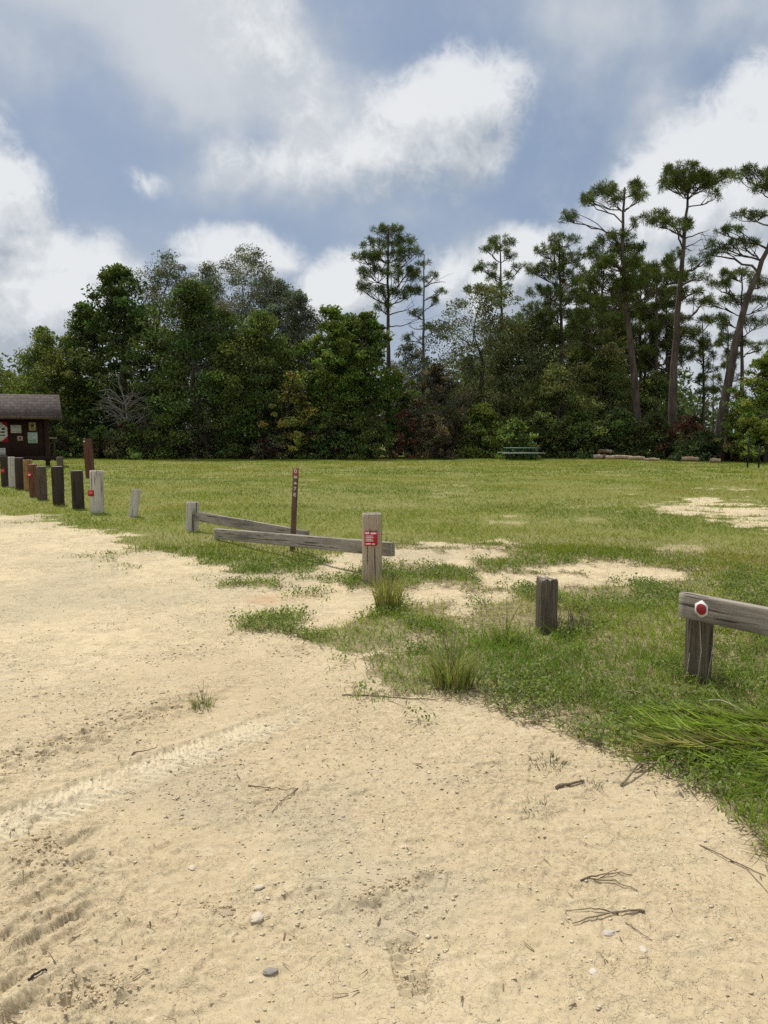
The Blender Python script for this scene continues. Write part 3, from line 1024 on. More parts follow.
tuft("grass_tuft", "tall yellowish grass tuft at the foot of the post with the red notice", 388, 612,  300, 0.42, 0.34, 0.5, (0.30, 0.32, 0.09), 0.008, seeds=10)
tuft("grass_tuft", "large upright green grass tuft in front of the short cracked post, left", 452, 688,  280, 0.35, 0.42, 0.7, (0.22, 0.27, 0.07), 0.0075, seeds=9)
tuft("grass_tuft", "spiky medium grass tuft just left of the short cracked post", 506, 645,  150, 0.27, 0.32, 0.85, (0.22, 0.27, 0.07), 0.0075, seeds=4)
tuft("grass_tuft", "small lone grass tuft out on the open sand", 203, 708,  90, 0.12, 0.20, 1.0, (0.15, 0.19, 0.06), 0.0035, seeds=2)
tuft("weed_clump", "low straggly dark weed clump on sand nearest the brush pile", 550, 768, 80, 0.07, 0.30, 1.4, (0.11, 0.125, 0.06), 0.004, "weed clump")
tuft("weed_clump", "flat matted weed clump out on the sand beyond the twigs", 537, 812, 75, 0.05, 0.26, 1.9, (0.10, 0.105, 0.06), 0.003, "weed clump")
tuft("weed_clump", "tiny weed sprig beside the stick end on the sand", 592, 790, 36, 0.06, 0.15, 1.3, (0.10, 0.12, 0.06), 0.003, "weed clump")
tuft("weed_clump", "tiny lone weed sprig below the dark twigs on sand", 610, 962, 18, 0.035, 0.06, 1.2, (0.11, 0.13, 0.07), 0.0025, "weed clump")


# ------------------------------------------------------------------ timber
W_POST = wood_material("weathered_post", (0.47, 0.39, 0.275), (0.27, 0.22, 0.155))
W_RAIL = wood_material("weathered_rail", (0.44, 0.395, 0.32), (0.24, 0.21, 0.17))
W_GREY = wood_material("silver_post", (0.62, 0.575, 0.48), (0.42, 0.385, 0.32), stain_amt=0.25)
W_DARK = wood_material("tarred_post", (0.075, 0.057, 0.042), (0.034, 0.027, 0.021), stain_amt=0.4)
W_BROWN = wood_material("brown_post", (0.16, 0.12, 0.085), (0.08, 0.06, 0.044))
W_SHORT = wood_material("dark_brown_post", (0.19, 0.155, 0.11), (0.075, 0.06, 0.043))  # dark brown wood of the short post and the reflector rail posts
W_RUST = wood_material("rust_post", (0.22, 0.095, 0.05), (0.12, 0.055, 0.032))
W_TAN = wood_material("new_post", (0.42, 0.24, 0.09), (0.28, 0.15, 0.055), stain_amt=0.25)
W_RED = wood_material("redwood_board", (0.17, 0.075, 0.05), (0.10, 0.045, 0.032), stain_amt=0.4)
W_STAKE = wood_material("stake_wood", (0.20, 0.125, 0.08), (0.11, 0.07, 0.046))
W_END = wood_material("end_grain", (0.42, 0.38, 0.30), (0.25, 0.22, 0.17), stain_amt=0.3)
W_KIOSK = wood_material("kiosk_brown", (0.050, 0.026, 0.020), (0.027, 0.015, 0.012), stain_amt=0.2)
M_RED = plain_material("red_enamel", (0.50, 0.030, 0.040), 0.4, 0.15)
M_WHITE = plain_material("white_enamel", (0.78, 0.76, 0.73), 0.5, 0.1)
M_GREEN = plain_material("green_paint", (0.11, 0.21, 0.175), 0.5, 0.2)


def timber(name, w, d, L, mat, parent, p=7.0, seed=0, rough=0.012, cracks=3, rings=26, tilt_top=0.0, sides=72, endmat=True, crack_d=1.0, ragged=0.0):
    """a post or rail along local z from 0 to L with a rounded rectangular (p high) or round (p=2) section,
    splits along the grain and a worn end"""
    rs = np.random.default_rng(seed + 100)
    a = np.linspace(0, 2 * PI, sides, endpoint=False) + 0.02
    ca, sa = np.cos(a), np.sin(a)
    rad = (np.abs(ca) ** p + np.abs(sa) ** p) ** (-1.0 / p)
    X = ca * rad * w / 2; Y = sa * rad * d / 2
    z = np.linspace(0, L, rings)
    ph = rs.uniform(0, 100)
    V = []
    grain = 1 + rough * 2 * (fbm(a * 7 + ph, np.zeros_like(a) + ph, seed, 3) - 0.5)
    crk = [(rs.uniform(0, 2 * PI), rs.uniform(0.2, 0.9), rs.uniform(0.05, 0.12)) for _ in range(cracks)]
    for zz in z:
        m = grain + rough * 1.5 * (fbm(a * 3 + ph, np.full_like(a, zz * 5 + ph), seed + 3, 3) - 0.5)
        for (ac, ext, dp) in crk:
            da = np.abs((a - ac + PI) % (2 * PI) - PI)
            along = smooth(1 - ext, 1.0, zz / L)
            m = m - crack_d * dp * along * np.exp(-(da / 0.075) ** 2)
        e = min(zz, L - zz)
        m = m * (1 - 0.05 * max(0, 1 - e / 0.012))
        rag = ragged * (fbm(a * 4 + ph, np.full_like(a, ph), seed + 7, 3) - 0.5) * smooth(0.8 * L, L, np.array(zz))
        zt = zz + rag + (X * tilt_top * smooth(0.7 * L, L, np.array(zz)))
        V.append(np.stack([X * m, Y * m, np.full_like(a, zz) + (zt - zz)], 1))
    top, bot = V[-1], V[0]
    nb = len(z)
    caps = []
    for sgn, ring in ((1, top), (-1, bot)):
        c = ring.mean(0)
        for f in (0.66, 0.33):
            rr = c + (ring - c) * f
            rr[:, 2] = ring[:, 2] + (c[2] - ring[:, 2]) * (1 - f) + rs.normal(0, 0.0016, sides)
            caps.append((sgn, rr))
    allV = np.concatenate(V + [c[1] for c in caps] + [[top.mean(0)], [bot.mean(0)]])
    idx = np.arange(nb * sides).reshape(nb, sides)
    q = np.stack([idx[:-1], np.roll(idx[:-1], -1, 1), np.roll(idx[1:], -1, 1), idx[1:]], -1).reshape(-1, 4)
    b0 = nb * sides
    t1 = b0 + np.arange(sides); t2 = t1 + sides; u1 = t2 + sides; u2 = u1 + sides
    ct, cb = b0 + 4 * sides, b0 + 4 * sides + 1
    rq = lambda A, B: np.stack([A, np.roll(A, -1), np.roll(B, -1), B], 1)
    capq = np.concatenate([rq(idx[-1], t1), rq(t1, t2), rq(u1, idx[0]), rq(u2, u1)])
    tri = np.concatenate([np.stack([t2, np.roll(t2, -1), np.full(sides, ct)], 1), np.stack([np.roll(u2, -1), u2, np.full(sides, cb)], 1)])
    midx = np.concatenate([np.zeros(len(q)), np.ones(len(capq)), np.ones(len(tri))])
    o = mk(name, allV, [np.concatenate([q, capq]), tri], mat, parent, None, False,
           mats=[mat, W_END if endmat is True else (endmat or mat)], midx=midx)
    # soft shading along the sides, crisp caps
    sm = np.concatenate([np.ones(len(q), bool), np.zeros(len(capq) + len(tri), bool)])
    o.data.polygons.foreach_set("use_smooth", sm)
    return o


def post_root(name, px, py, yaw=0.0, lean=(0, 0)):
    x, y = gpt(px, py)
    root = empty(name, (x, y, gz(x, y)), yaw)
    root.rotation_euler = (lean[0], lean[1], yaw)
    return root, y


def px_h(top, base, depth):
    return hat(top, depth) - max(0.0, hat(base, depth))


def plaque(parent, name, w, h, x, y, z, mat, marks=(), face=-1, thick=0.003, yaw=0.0, mark_mat=None):
    """a thin sheet facing -y with printed marks as slightly proud strips"""
    G = Geo(); G.box(0, 0, 0, w, thick, h)
    o = G.build(name, mat, parent)
    o.location = (x, y, z); o.rotation_euler = (0, 0, yaw)
    if marks:
        M = Geo()
        for (mx, mz, mw, mh) in marks:
            M.box(mx * w, -thick / 2 - 0.0008, mz * h, mw * w, 0.0012, mh * h)
        M.build("printed_text", mark_mat or M_WHITE, o)
    return o


TEXT_MARKS = [(-0.27, 0.36, 0.30, 0.13), (0.2, 0.33, 0.44, 0.12), (-0.12, 0.16, 0.55, 0.05), (-0.1, 0.05, 0.62, 0.05),
              (-0.14, -0.06, 0.5, 0.05), (-0.1, -0.17, 0.6, 0.05), (-0.2, -0.37, 0.42, 0.08), (0.2, -0.39, 0.26, 0.07)]

# --- the post with the red notice
root, dp = post_root("fence_post", 372, 584, R(9))
timber("post", 0.195, 0.185, 0.74 + 0.06, W_POST, root, 6, 1, cracks=4, crack_d=1.6).location = (0, 0, -0.06)
plaque(root, "notice_plate", 0.135, 0.155, -0.025, -0.0965, 0.49, M_RED, TEXT_MARKS)
tag(root, "square weathered wooden post carrying a small red notice", "post", "old timber barrier posts")

# --- leaning rails and the far post
root, dp = post_root("fence_post", 192, 532, R(28), (0, R(3)))
timber("post", 0.18, 0.17, 0.48 + 0.06, W_GREY, root, 6, 2, cracks=3).location = (0, 0, -0.06)
tag(root, "short pale grey post at the far end of the fallen rails", "post", "old timber barrier posts")


def rail(name, label, A, B, w, d, mat, seed, group="old timber barrier rails", extra=None, roll=0.0):
    A = np.array(A); B = np.array(B)
    v = B - A
    L = float(np.linalg.norm(v))
    o = timber(name, w, d, L, mat, None, 9, seed, rings=60, cracks=4)
    yaw = math.atan2(v[1], v[0])
    pitch = math.atan2(math.hypot(v[0], v[1]), v[2])
    # local z along the rail, local x vertical
    from mathutils import Matrix, Vector
    zax = Vector(v / L)
    xax = Vector((0, 0, 1)) - zax * zax.z
    xax.normalize()
    yax = zax.cross(xax)
    M = Matrix((xax, yax, zax)).transposed().to_4x4()
    M.translation = Vector(A)
    o.matrix_world = M
    return tag(o, label, "rail", group)


xb, yb = gpt(372, 584)
p0 = at(393, 549.5, yb + 0.14)
rail("fence_rail", "long grey fallen rail propped low behind the post with red notice", (p0[0], p0[1], p0[2]),
     (xat(213, 11.35), 11.35, 0.10), 0.155, 0.055, W_RAIL, 5)
rail("fence_rail", "grey rail slanting down from the short pale post behind the long rail", at(197, 516, 12.20), (xat(307, 10.85), 10.85, 0.13), 0.15, 0.05, W_RAIL, 6)

# --- marker stake
root, dp = post_root("marker_stake", 292.5, 552, 0, (0, R(3.0)))
timber("stake", 0.072, 0.045, 1.12 + 0.05, W_STAKE, root, 8, 8, cracks=1, rough=0.006).location = (0, 0, -0.05)
G = Geo(); G.box(0, 0, 0, 0.076, 0.049, 0.14); c = G.build("painted_tip", plain_material("faded_red_paint", (0.30, 0.085, 0.06), 0.7, 0.4), root)
c.location = (0, 0, 1.055)
for i, ch in enumerate("0847E"):
    cu = bpy.data.curves.new("digit", 'FONT'); cu.body = ch; cu.size = 0.078; cu.extrude = 0.0012
    cu.align_x = 'CENTER'; cu.align_y = 'CENTER'
    to = bpy.data.objects.new("tmp", cu); COL.objects.link(to)
    bpy.context.view_layer.update()
    me = bpy.data.meshes.new_from_object(to.evaluated_get(bpy.context.evaluated_depsgraph_get()))
    bpy.data.objects.remove(to)
    me.materials.clear(); me.materials.append(M_WHITE)
    o = bpy.data.objects.new("stencilled_digit", me)
    link(o, root)
    o.location = (0, -0.0255 if i < 2 else -0.0235, 1.085 - i * 0.078)
    o.rotation_euler = (R(90), R(90) if i in (1, 2) else 0, 0)
    o.scale = (1.0, 0.82, 1)
tag(root, "thin brown stake with red tip and white stencilled characters behind the rail", "stake")

# --- short cracked post
root, dp = post_root("fence_post", 546, 634, R(14))
timber("post", 0.142, 0.135, 0.44 + 0.06, W_SHORT, root, 6, 12, cracks=9, rough=0.05, tilt_top=-0.06, crack_d=2.6, ragged=0.05).location = (0, 0, -0.06)
tag(root, "short dark cracked post stump standing alone in the weeds", "post", "old timber barrier posts")
# --- right rail and its post
x1, y1 = gpt(697, 682)
root = empty("fence_post", (x1, y1, gz(x1, y1)), R(-12))
timber("post", 0.150, 0.15, 0.52, W_SHORT, root, 7, 15, cracks=5, crack_d=1.8).location = (0, 0, -0.06)
tag(root, "dark post carrying the grey rail with the red reflector", "post", "old timber barrier posts")
yr = y1 - 0.115
A = at(681, 604, yr)
dirv = np.array((0.42, -0.55))
Lr = 2.6
B = (A[0] + dirv[0] / np.linalg.norm(dirv) * Lr, A[1] + dirv[1] / np.linalg.norm(dirv) * Lr, A[2] - 0.02)
rail("fence_rail", "grey top rail with round red reflector on its end", A, B, 0.158, 0.055, W_RAIL, 21)
rail_o = bpy.data.objects["fence_rail.002"] if "fence_rail.002" in bpy.data.objects else None
root = empty("fence_post", (B[0] - 0.1, B[1] + 0.16, gz(B[0], B[1])), R(-40))
timber("post", 0.17, 0.165, 0.52, W_SHORT, root, 7, 16, cracks=4).location = (0, 0, -0.06)
tag(root, "dark post holding up the near end of the reflector rail, out of frame", "post", "old timber barrier posts")

# --- reflector: white pointed hexagon plate with a red disc, nailed to the rail end
G = Geo()
hx = [(0, .055), (.042, .028), (.042, -.028), (0, -.055), (-.042, -.028), (-.042, .028)]
Vf = [(x, -0.003, z) for x, z in hx] + [(x, 0.001, z) for x, z in hx]
f6 = np.array([[0, 1, 2, 3, 4, 5][::-1]]); b6 = np.array([[6, 7, 8, 9, 10, 11]])
sd = np.array([(i, (i + 1) % 6, 6 + (i + 1) % 6, 6 + i) for i in range(6)])
G.add(Vf, [f6, b6, sd])
plate = G.build("reflector_plate", M_WHITE, None)
rel = np.array((dirv[0], dirv[1], 0)) / np.linalg.norm(dirv)
nrm = np.array((rel[1], -rel[0], 0))
pc = np.array(A) + rel * 0.155 + nrm * 0.031 + np.array((0, 0, 0.0))
if nrm[1] > 0: pc = np.array(A) + rel * 0.155 - nrm * 0.031
G = Geo()
a = np.linspace(0, 2 * PI, 28, endpoint=False)
ring0 = np.stack([np.cos(a) * .034, np.full(28, -0.003), np.sin(a) * .034], 1)
ring1 = np.stack([np.cos(a) * .031, np.full(28, -0.006), np.sin(a) * .031], 1)
cen = np.array([(0, -0.0066, 0)])
k = np.arange(28); k2 = np.roll(k, -1)
G.add(np.concatenate([ring0, ring1, cen]), [np.stack([k, k2, 28 + k2, 28 + k], 1), np.stack([28 + k, 28 + k2, np.full(28, 56)], 1)])
m, t = new_mat("red_reflector")
tc = t.n('ShaderNodeTexCoord')
vo = t.n('ShaderNodeTexVoronoi'); vo.inputs['Scale'].default_value = 130; t.l(tc.outputs['Object'], vo.inputs[0])
finish(t, t.mix(t.ramp(vo.outputs['Distance'], 0.1, 0.7), (0.50, 0.010, 0.016), (0.24, 0.006, 0.010)), 0.5, bump(t, vo.outputs['Distance'], 0.5, 0.002), 0.6)
disc = G.build("reflector_disc", m, plate)
from mathutils import Matrix, Vector
rail3 = [o for o in bpy.data.objects if o.get("label", "").startswith("grey top rail")][0]
Mw = Matrix((Vector(rel), Vector((0, 0, 1)).cross(Vector(rel)), Vector((0, 0, 1)))).transposed().to_4x4()
Mw.translation = Vector(pc)
plate.parent = rail3
bpy.context.view_layer.update()
plate.matrix_parent_inverse = rail3.matrix_world.inverted()
plate.matrix_world = Mw

# --- row of bollards at the left
BOLL = [  # px, top, base, width px, material, p, label, sign
    (5.5, 456, 487, 7.0, W_DARK, 2.2, "dark bollard with red sticker at the left edge of the picture", (0.0, 0.52)),
    (12.3, 457, 488, 6.2, W_GREY, 2.2, "pale grey bollard between the dark ones at far left", None),
    (20.2, 458, 490, 8.0, W_DARK, 2.2, "blackened bollard standing right of the pale one at far left", None),
    (29.0, 460, 491, 8.5, W_TAN, 2.2, "orange tan bollard of fresh timber", None),
    (34.5, 464, 497, 8.6, W_RUST, 2.2, "rust brown bollard with red sticker in front of the orange one", (-0.2, 0.68)),
    (42.5, 466, 500, 9.6, W_BROWN, 2.2, "grey brown plain bollard right of the rust brown one", None),
    (58.8, 466, 505, 11.0, W_DARK, 2.2, "dark brown bollard, second left of the silver grey one", None),
    (78.5, 470, 508.5, 11.6, W_DARK, 2.1, "near black bollard with pale cut top beside the silver grey one", None),
    (97.2, 470, 513, 12.2, W_GREY, 3.5, "thick silver grey bollard with red sticker on its side", (-0.27, 0.48)),
]
for i, (px, top, base, wp, mat, pp, lab, sg) in enumerate(BOLL):
    root, dep = post_root("bollard", px, base, R(random.uniform(-15, 15)), (R(random.uniform(-1, 1)), R(random.uniform(-1.2, 1.2))))
    H = px_h(top, base, dep)
    W = wp / F * dep
    timber("post", W, W, H + 0.08, mat, root, pp, 30 + i, cracks=4, rough=0.02, sides=32, rings=18).location = (0, 0, -0.08)
    if sg:
        s_w = 0.12
        q = plaque(root, "red_sticker", s_w, 0.12, sg[0] * W, -W / 2 - 0.006, sg[1] * H, M_RED, [(0, 0.05, 0.45, 0.3)], yaw=0, mark_mat=M_WHITE if i == 4 else plain_material("pale_red_print", (0.62, 0.22, 0.2), 0.6, 0.1))
    tag(root, lab, "bollard", "row of wooden bollards at the left")
root, dep = post_root("bollard", 133, 517, R(10), (R(-3), R(8)))
timber("post", 0.16, 0.10, px_h(489, 517, dep) + 0.06, W_GREY, root, 5, 45, cracks=3, rough=0.02, sides=32, rings=18).location = (0, 0, -0.06)
tag(root, "thin leaning grey bollard, alone right of the row", "bollard", "row of wooden bollards at the left")
root, dep = post_root("bollard", 61.2, 490, 0)
timber("post", 0.17, 0.17, px_h(457, 490, dep), W_BROWN, root, 2.4, 46, cracks=2, sides=28, rings=14)
tag(root, "brown bollard mostly hidden behind a dark bollard", "bollard", "row of wooden bollards at the left")
root, dep = post_root("board_post", 90.5, 478.5, R(12), (0, R(-2)))
timber("board", 0.30, 0.07, px_h(439, 478.5, dep) + 0.06, W_RED, root, 9, 47, cracks=1, rough=0.008, sides=40, rings=20, endmat=W_RED).location = (0, 0, -0.06)
G = Geo(); G.box(-0.11, -0.039, 1.28, 0.05, 0.006, 0.05); G.build("nail_plate", M_WHITE, root)
tag(root, "tall reddish brown board post standing behind the silver grey bollard", "post")


# ------------------------------------------------------------------ notice kiosk
def kiosk():
    dep = 36.0
    xr = xat(41, dep)
    root = empty("notice_kiosk", (xr - 1.62, dep, gz(xr - 1.62, dep)), R(22))
    hw = 1.72
    for sx in (-1, 1):
        timber("post", 0.20, 0.20, 2.5, W_KIOSK, root, 8, 60 + sx, cracks=1, sides=24, rings=10, endmat=W_KIOSK).location = (sx * hw, 0, -0.05)
    G = Geo(); G.box(0, -0.0, 1.33, 2 * hw - 0.2, 0.09, 1.86)
    for k in range(8):
        G.box(-1.4 + k * 0.4, -0.05, 1.33, 0.012, 0.012, 1.84)
    G.build("display_panel", W_KIOSK, root)
    for z, ext in ((0.38, 0.34), (2.27, 0.12)):
        G = Geo(); G.box(0.0, -0.13, z, 2 * hw + 2 * ext, 0.06, 0.19); G.build("cross_beam", W_KIOSK, root)
    # gabled shingle roof with clipped ends
    m, t = new_mat("brown_shingle")
    tc = t.n('ShaderNodeTexCoord')
    br = t.n('ShaderNodeTexBrick'); br.inputs['Scale'].default_value = 3.2
    br.inputs['Color1'].default_value = (0.062, 0.048, 0.042, 1); br.inputs['Color2'].default_value = (0.10, 0.08, 0.07, 1)
    br.inputs['Mortar'].default_value = (0.03, 0.024, 0.022, 1); br.inputs['Mortar Size'].default_value = 0.03
    br.inputs['Brick Width'].default_value = 0.9; br.inputs['Row Height'].default_value = 0.42
    mp = t.n('ShaderNodeMapping'); mp.inputs['Scale'].default_value = (1, 1.2, 1)
    cb = t.n('ShaderNodeSeparateXYZ'); t.l(tc.outputs['Object'], cb.inputs[0])
    cc = t.n('ShaderNodeCombineXYZ'); t.l(cb.outputs[0], cc.inputs[0]); t.l(cb.outputs[2], cc.inputs[1])
    t.l(cc.outputs[0], br.inputs[0])
    n1 = t.noise(tc.outputs['Object'], 5, 5, 0.7)
    finish(t, t.mix(t.ramp(n1, 0.4, 0.75, 0, 0.6), br.outputs['Color'], (0.14, 0.118, 0.10)), 0.9, bump(t, br.outputs['Fac'], 0.5, 0.02))
    ze, zr, de = 2.32, 3.36, 1.25
    le, lr = hw + 0.72, hw + 0.62
    th = 0.08
    G = Geo()
    V = [(-le, -de, ze), (le, -de, ze), (lr, 0, zr), (-lr, 0, zr), (-le, de, ze), (le, de, ze)]
    V += [(x, y, z - th) for x, y, z in V]
    q = [(0, 1, 2, 3), (3, 2, 5, 4), (9, 8, 7, 6), (10, 11, 8, 9), (0, 6, 7, 1), (1, 7, 8, 2), (2, 8, 11, 5), (5, 11, 10, 4), (4, 10, 9, 3), (3, 9, 6, 0)]
    G.add(V, [np.array(q)])
    roof = G.build("roof", m, root)
    G = Geo()
    G.box(0, -de - 0.012, ze - 0.06, 2 * le, 0.024, 0.13)
    G.box(0, de + 0.012, ze - 0.06, 2 * le, 0.024, 0.13)
    G.build("fascia_board", W_BROWN, roof)
    for s in (-1, 1):
        G = Geo()
        G.add([(s * (hw + .05), -1.1, ze - .02), (s * (hw + .05), 1.1, ze - .02), (s * (hw + .05), 0, zr - .13),
               (s * (hw + .0), -1.1, ze - .02), (s * (hw + .0), 1.1, ze - .02), (s * (hw + .0), 0, zr - .13)],
              [np.array([(0, 1, 2), (5, 4, 3)]), np.array([(0, 3, 4, 1), (1, 4, 5, 2), (2, 5, 3, 0)])])
        G.build("gable_end", W_KIOSK, root)

    # papers; positions from the photo, put on the panel face
    paper = plain_material("white_paper", (0.62, 0.60, 0.56), 0.8, 0.1)
    tanp = plain_material("yellowed_paper", (0.46, 0.36, 0.17), 0.8, 0.2)
    grnp = plain_material("green_map_paper", (0.45, 0.55, 0.47), 0.8, 0.15)
    pnk = plain_material("pink_tan_paper", (0.50, 0.36, 0.26), 0.8, 0.2)
    blk = plain_material("black_print", (0.06, 0.05, 0.05), 0.7, 0.2)

    cyw, syw = math.cos(R(22)), math.sin(R(22))
    fx, fy = xr - 1.62 + 0.066 * syw, dep - 0.066 * cyw      # a point of the panel's front face

    def local(px, py):
        kx = ray(px, 432)[0] / ray(px, 432)[1]
        u = (kx * fy - fx) / (cyw - kx * syw)
        return u, hat(py, fy + u * syw) - root.location.z

    def sheet(x0, x1, y0, y1, mat, marks, mm):
        ax, az = local(x0, y1); bx, bz = local(x1, y0)
        plaque(root, "notice_sheet", bx - ax, bz - az, (ax + bx) / 2, -0.066, (az + bz) / 2, mat, marks, mark_mat=mm)
    lines = [(0, 0.3, 0.7, 0.07), (0, 0.1, 0.75, 0.05), (-0.05, -0.1, 0.65, 0.05), (0, -0.28, 0.7, 0.05)]
    gryp = plain_material("grey_print", (0.35, 0.34, 0.32), 0.8, 0.1)
    sheet(10.8, 21.4, 425, 433, paper, lines, gryp)
    sheet(29, 36, 422.2, 430.6, tanp, [(0, 0.05, 0.45, 0.35), (0.05, -0.3, 0.5, 0.08)], blk)
    sheet(27.5, 37.3, 432.2, 443.2, grnp, [(0, -0.25, 0.6, 0.15), (0.1, 0.2, 0.5, 0.06), (-0.2, 0.0, 0.3, 0.05)], plain_material("green_print", (0.22, 0.36, 0.30), 0.8, 0.1))
    sheet(17, 22.4, 436, 440.6, pnk, [(0, 0, 0.35, 0.5)], blk)
    sheet(-9, 4.6, 448, 455, paper, lines, gryp)
    # large red square board with a white octagonal field
    ax, az = local(-14, 442); bx, bz = local(7.8, 421.5)
    W, H = bx - ax, bz - az
    cx, cz = (ax + bx) / 2, (az + bz) / 2
    sgn = plaque(root, "safety_board", W, H, cx, -0.068, cz, M_RED)
    G = Geo()
    o8 = np.array([(-.48, -.22), (-.2, -.46), (.2, -.46), (.48, -.22), (.48, .22), (.2, .46), (-.2, .46), (-.48, .22)]) * np.array((W, H))
    V = [(x, -0.0045, z) for x, z in o8] + [(x, -0.001, z) for x, z in o8]
    G.add(V, [np.array([[0, 1, 2, 3, 4, 5, 6, 7]]), np.array([(i, 8 + i, 8 + (i + 1) % 8, (i + 1) % 8) for i in range(8)])])
    G.build("white_field", M_WHITE, sgn)
    G = Geo()
    for (mx, mz, mw, mh) in ((-0.1, 0.2, 0.5, 0.09), (0.3, 0.13, 0.14, 0.09), (0.26, -0.02, 0.2, 0.08), (-0.12, 0.0, 0.42, 0.06), (0.2, -0.17, 0.34, 0.05), (-0.2, -0.17, 0.3, 0.05)):
        G.box(mx * W, -0.006, mz * H, mw * W, 0.002, mh * H)
    G.build("printed_text", blk, sgn)
    tag(root, "dark brown roofed notice board kiosk with papers pinned to it", "kiosk")


kiosk()


# ------------------------------------------------------------------ picnic table, stand, posts and logs at the far edge
def picnic_table():
    x, y = gpt(521, 460.2)
    bench_m = plain_material("worn_green_paint", (0.30, 0.36, 0.31), 0.6, 0.2)
    root = empty("picnic_table", (x, y, 0.0), R(4))
    G = Geo()
    for k in range(5):
        G.box(0, -0.32 + k * 0.16, 0.70, 1.9, 0.14, 0.045)
    G.build("table_top", M_GREEN, root)
    for s in (-1, 1):
        G = Geo()
        for k in range(2):
            G.box(0, s * (0.66 + k * 0.15), 0.42, 2.35, 0.13, 0.045)
        G.build("bench_seat", bench_m, root)
    dk = plain_material("dark_steel", (0.03, 0.035, 0.035), 0.5, 0.2)
    for s in (-1, 1):
        G = Geo()
        G.tube([(s * .7, -0.62, 0.0), (s * .7, -0.2, 0.67)], 0.03, 6)
        G.tube([(s * .7, 0.62, 0.0), (s * .7, 0.2, 0.67)], 0.03, 6)
        G.tube([(s * .7, -0.8, 0.385), (s * .7, 0.8, 0.385)], 0.025, 6)
        G.build("leg_frame", dk, root)
    tag(root, "dark green picnic table in front of the far bushes", "picnic table")


picnic_table()
dep = 43.0
x = xat(48.5, dep)
root = empty("plank_stand", (x, dep, 0), R(3))
G = Geo(); G.box(0, 0, 1.26, 0.75, 0.35, 0.05); G.build("plank_top", W_RAIL, root)
for s in (-0.28, 0.02, 0.3):
    G = Geo(); G.box(s, 0, 0.62, 0.07, 0.07, 1.23); G.build("leg", W_DARK, root)
tag(root, "grey plank stand in the shade right of the kiosk", "stand")
for px, base, h, lab in ((747.4, 468, 1.45, "taller thin black post at the right field edge"), (758.5, 468, 1.05, "shorter thin black post at the right field edge")):
    x, y = gpt(px, base)
    root = empty("metal_post", (x, y, 0))
    G = Geo(); G.tube([(0, 0, -0.05), (0.005, 0, h * 0.5), (0, 0, h)], (0.04, 0.036, 0.036), 8); G.build("pole", plain_material("black_steel", (0.015, 0.015, 0.016), 0.6, 0.2), root)
    G = Geo(); G.box(0, 0, h + 0.012, 0.10, 0.10, 0.024); G.build("post_cap", plain_material("black_cap", (0.02, 0.02, 0.02), 0.6, 0.2), root)
    tag(root, lab, "post", "thin posts at the right field edge")

W_LOGP = bark_material("pale_log", (0.33, 0.24, 0.16), (0.47, 0.37, 0.265), 8)
W_LOGR = bark_material("red_log_bark", (0.17, 0.085, 0.055), (0.30, 0.17, 0.11), 8)
W_LOGT = bark_material("tan_log", (0.36, 0.25, 0.16), (0.48, 0.36, 0.25), 8)
LOGS = [  # px0, px1, y centre, z, radius, material, label
    (594, 603, 459.5, 0.16, 0.17, W_LOGP, "pale cut log lying at the left of the log heap"),
    (601, 609, 459.2, 0.15, 0.16, W_LOGR, "reddish brown log low in the middle of the log heap"),
    (597, 606, 458.7, 0.45, 0.16, W_LOGR, "reddish log on top of the log heap, left one"),
    (604, 612, 458.7, 0.44, 0.15, W_LOGT, "tan log on top of the log heap, right one"),
    (607, 613, 459.8, 0.13, 0.14, W_LOGP, "short pale log at the right foot of the log heap"),
    (612, 632, 459.6, 0.14, 0.15, W_LOGP, "longest pale barkless log beside the log heap"),
    (630, 645, 460.2, 0.12, 0.13, W_LOGP, "second pale log right of the longest one"),
    (646, 660, 461.0, 0.09, 0.10, W_LOGP, "slim pale log right of the second one"),
    (683, 699, 461.8, 0.16, 0.15, W_LOGT, "tan log lying alone before the red brown bush"),
    (712, 721, 463.0, 0.14, 0.14, W_LOGT, "short tan log stump near the leaning pine"),
]
for k, (a0, a1, yc, z, r, mat, lab) in enumerate(LOGS):
    d = gpt(600, yc)[1]
    X0, X1 = xat(a0, d), xat(a1, d)
    root = empty("cut_log", ((X0 + X1) / 2, d, z), R(random.uniform(-9, 9)))
    L = X1 - X0
    r *= 0.85
    G = Geo()
    ts = np.linspace(-0.5, 0.5, 7)
    G.tube(np.stack([ts * L, 0.03 * np.sin(ts * 5 + k), 0.015 * np.cos(ts * 7)], 1), r * (1 + 0.08 * np.sin(ts * 9 + k) - 0.15 * (ts + 0.5)), 10, cap=False, rough=0.12)
    G.build("bark", mat, root, True)
    for s in (-1, 1):
        G = Geo()
        rr = r * (1.0 if s < 0 else 0.86)
        G.tube([(s * (L / 2 - 0.01), 0.03 * math.sin(s * 2.5 + k), 0.0), (s * (L / 2 + 0.006), 0.03 * math.sin(s * 2.5 + k), 0.0)], rr * 0.97, 12)
        G.build("cut_end", W_END, root)
    tag(root, lab, "log", "cut logs at the far field edge")


# ------------------------------------------------------------------ twigs, stems and stones on the ground
M_TWIG = bark_material("twig_bark", (0.22, 0.165, 0.11), (0.34, 0.26, 0.18), 40)
M_STEM = bark_material("dry_stem", (0.32, 0.27, 0.17), (0.46, 0.40, 0.29), 40)


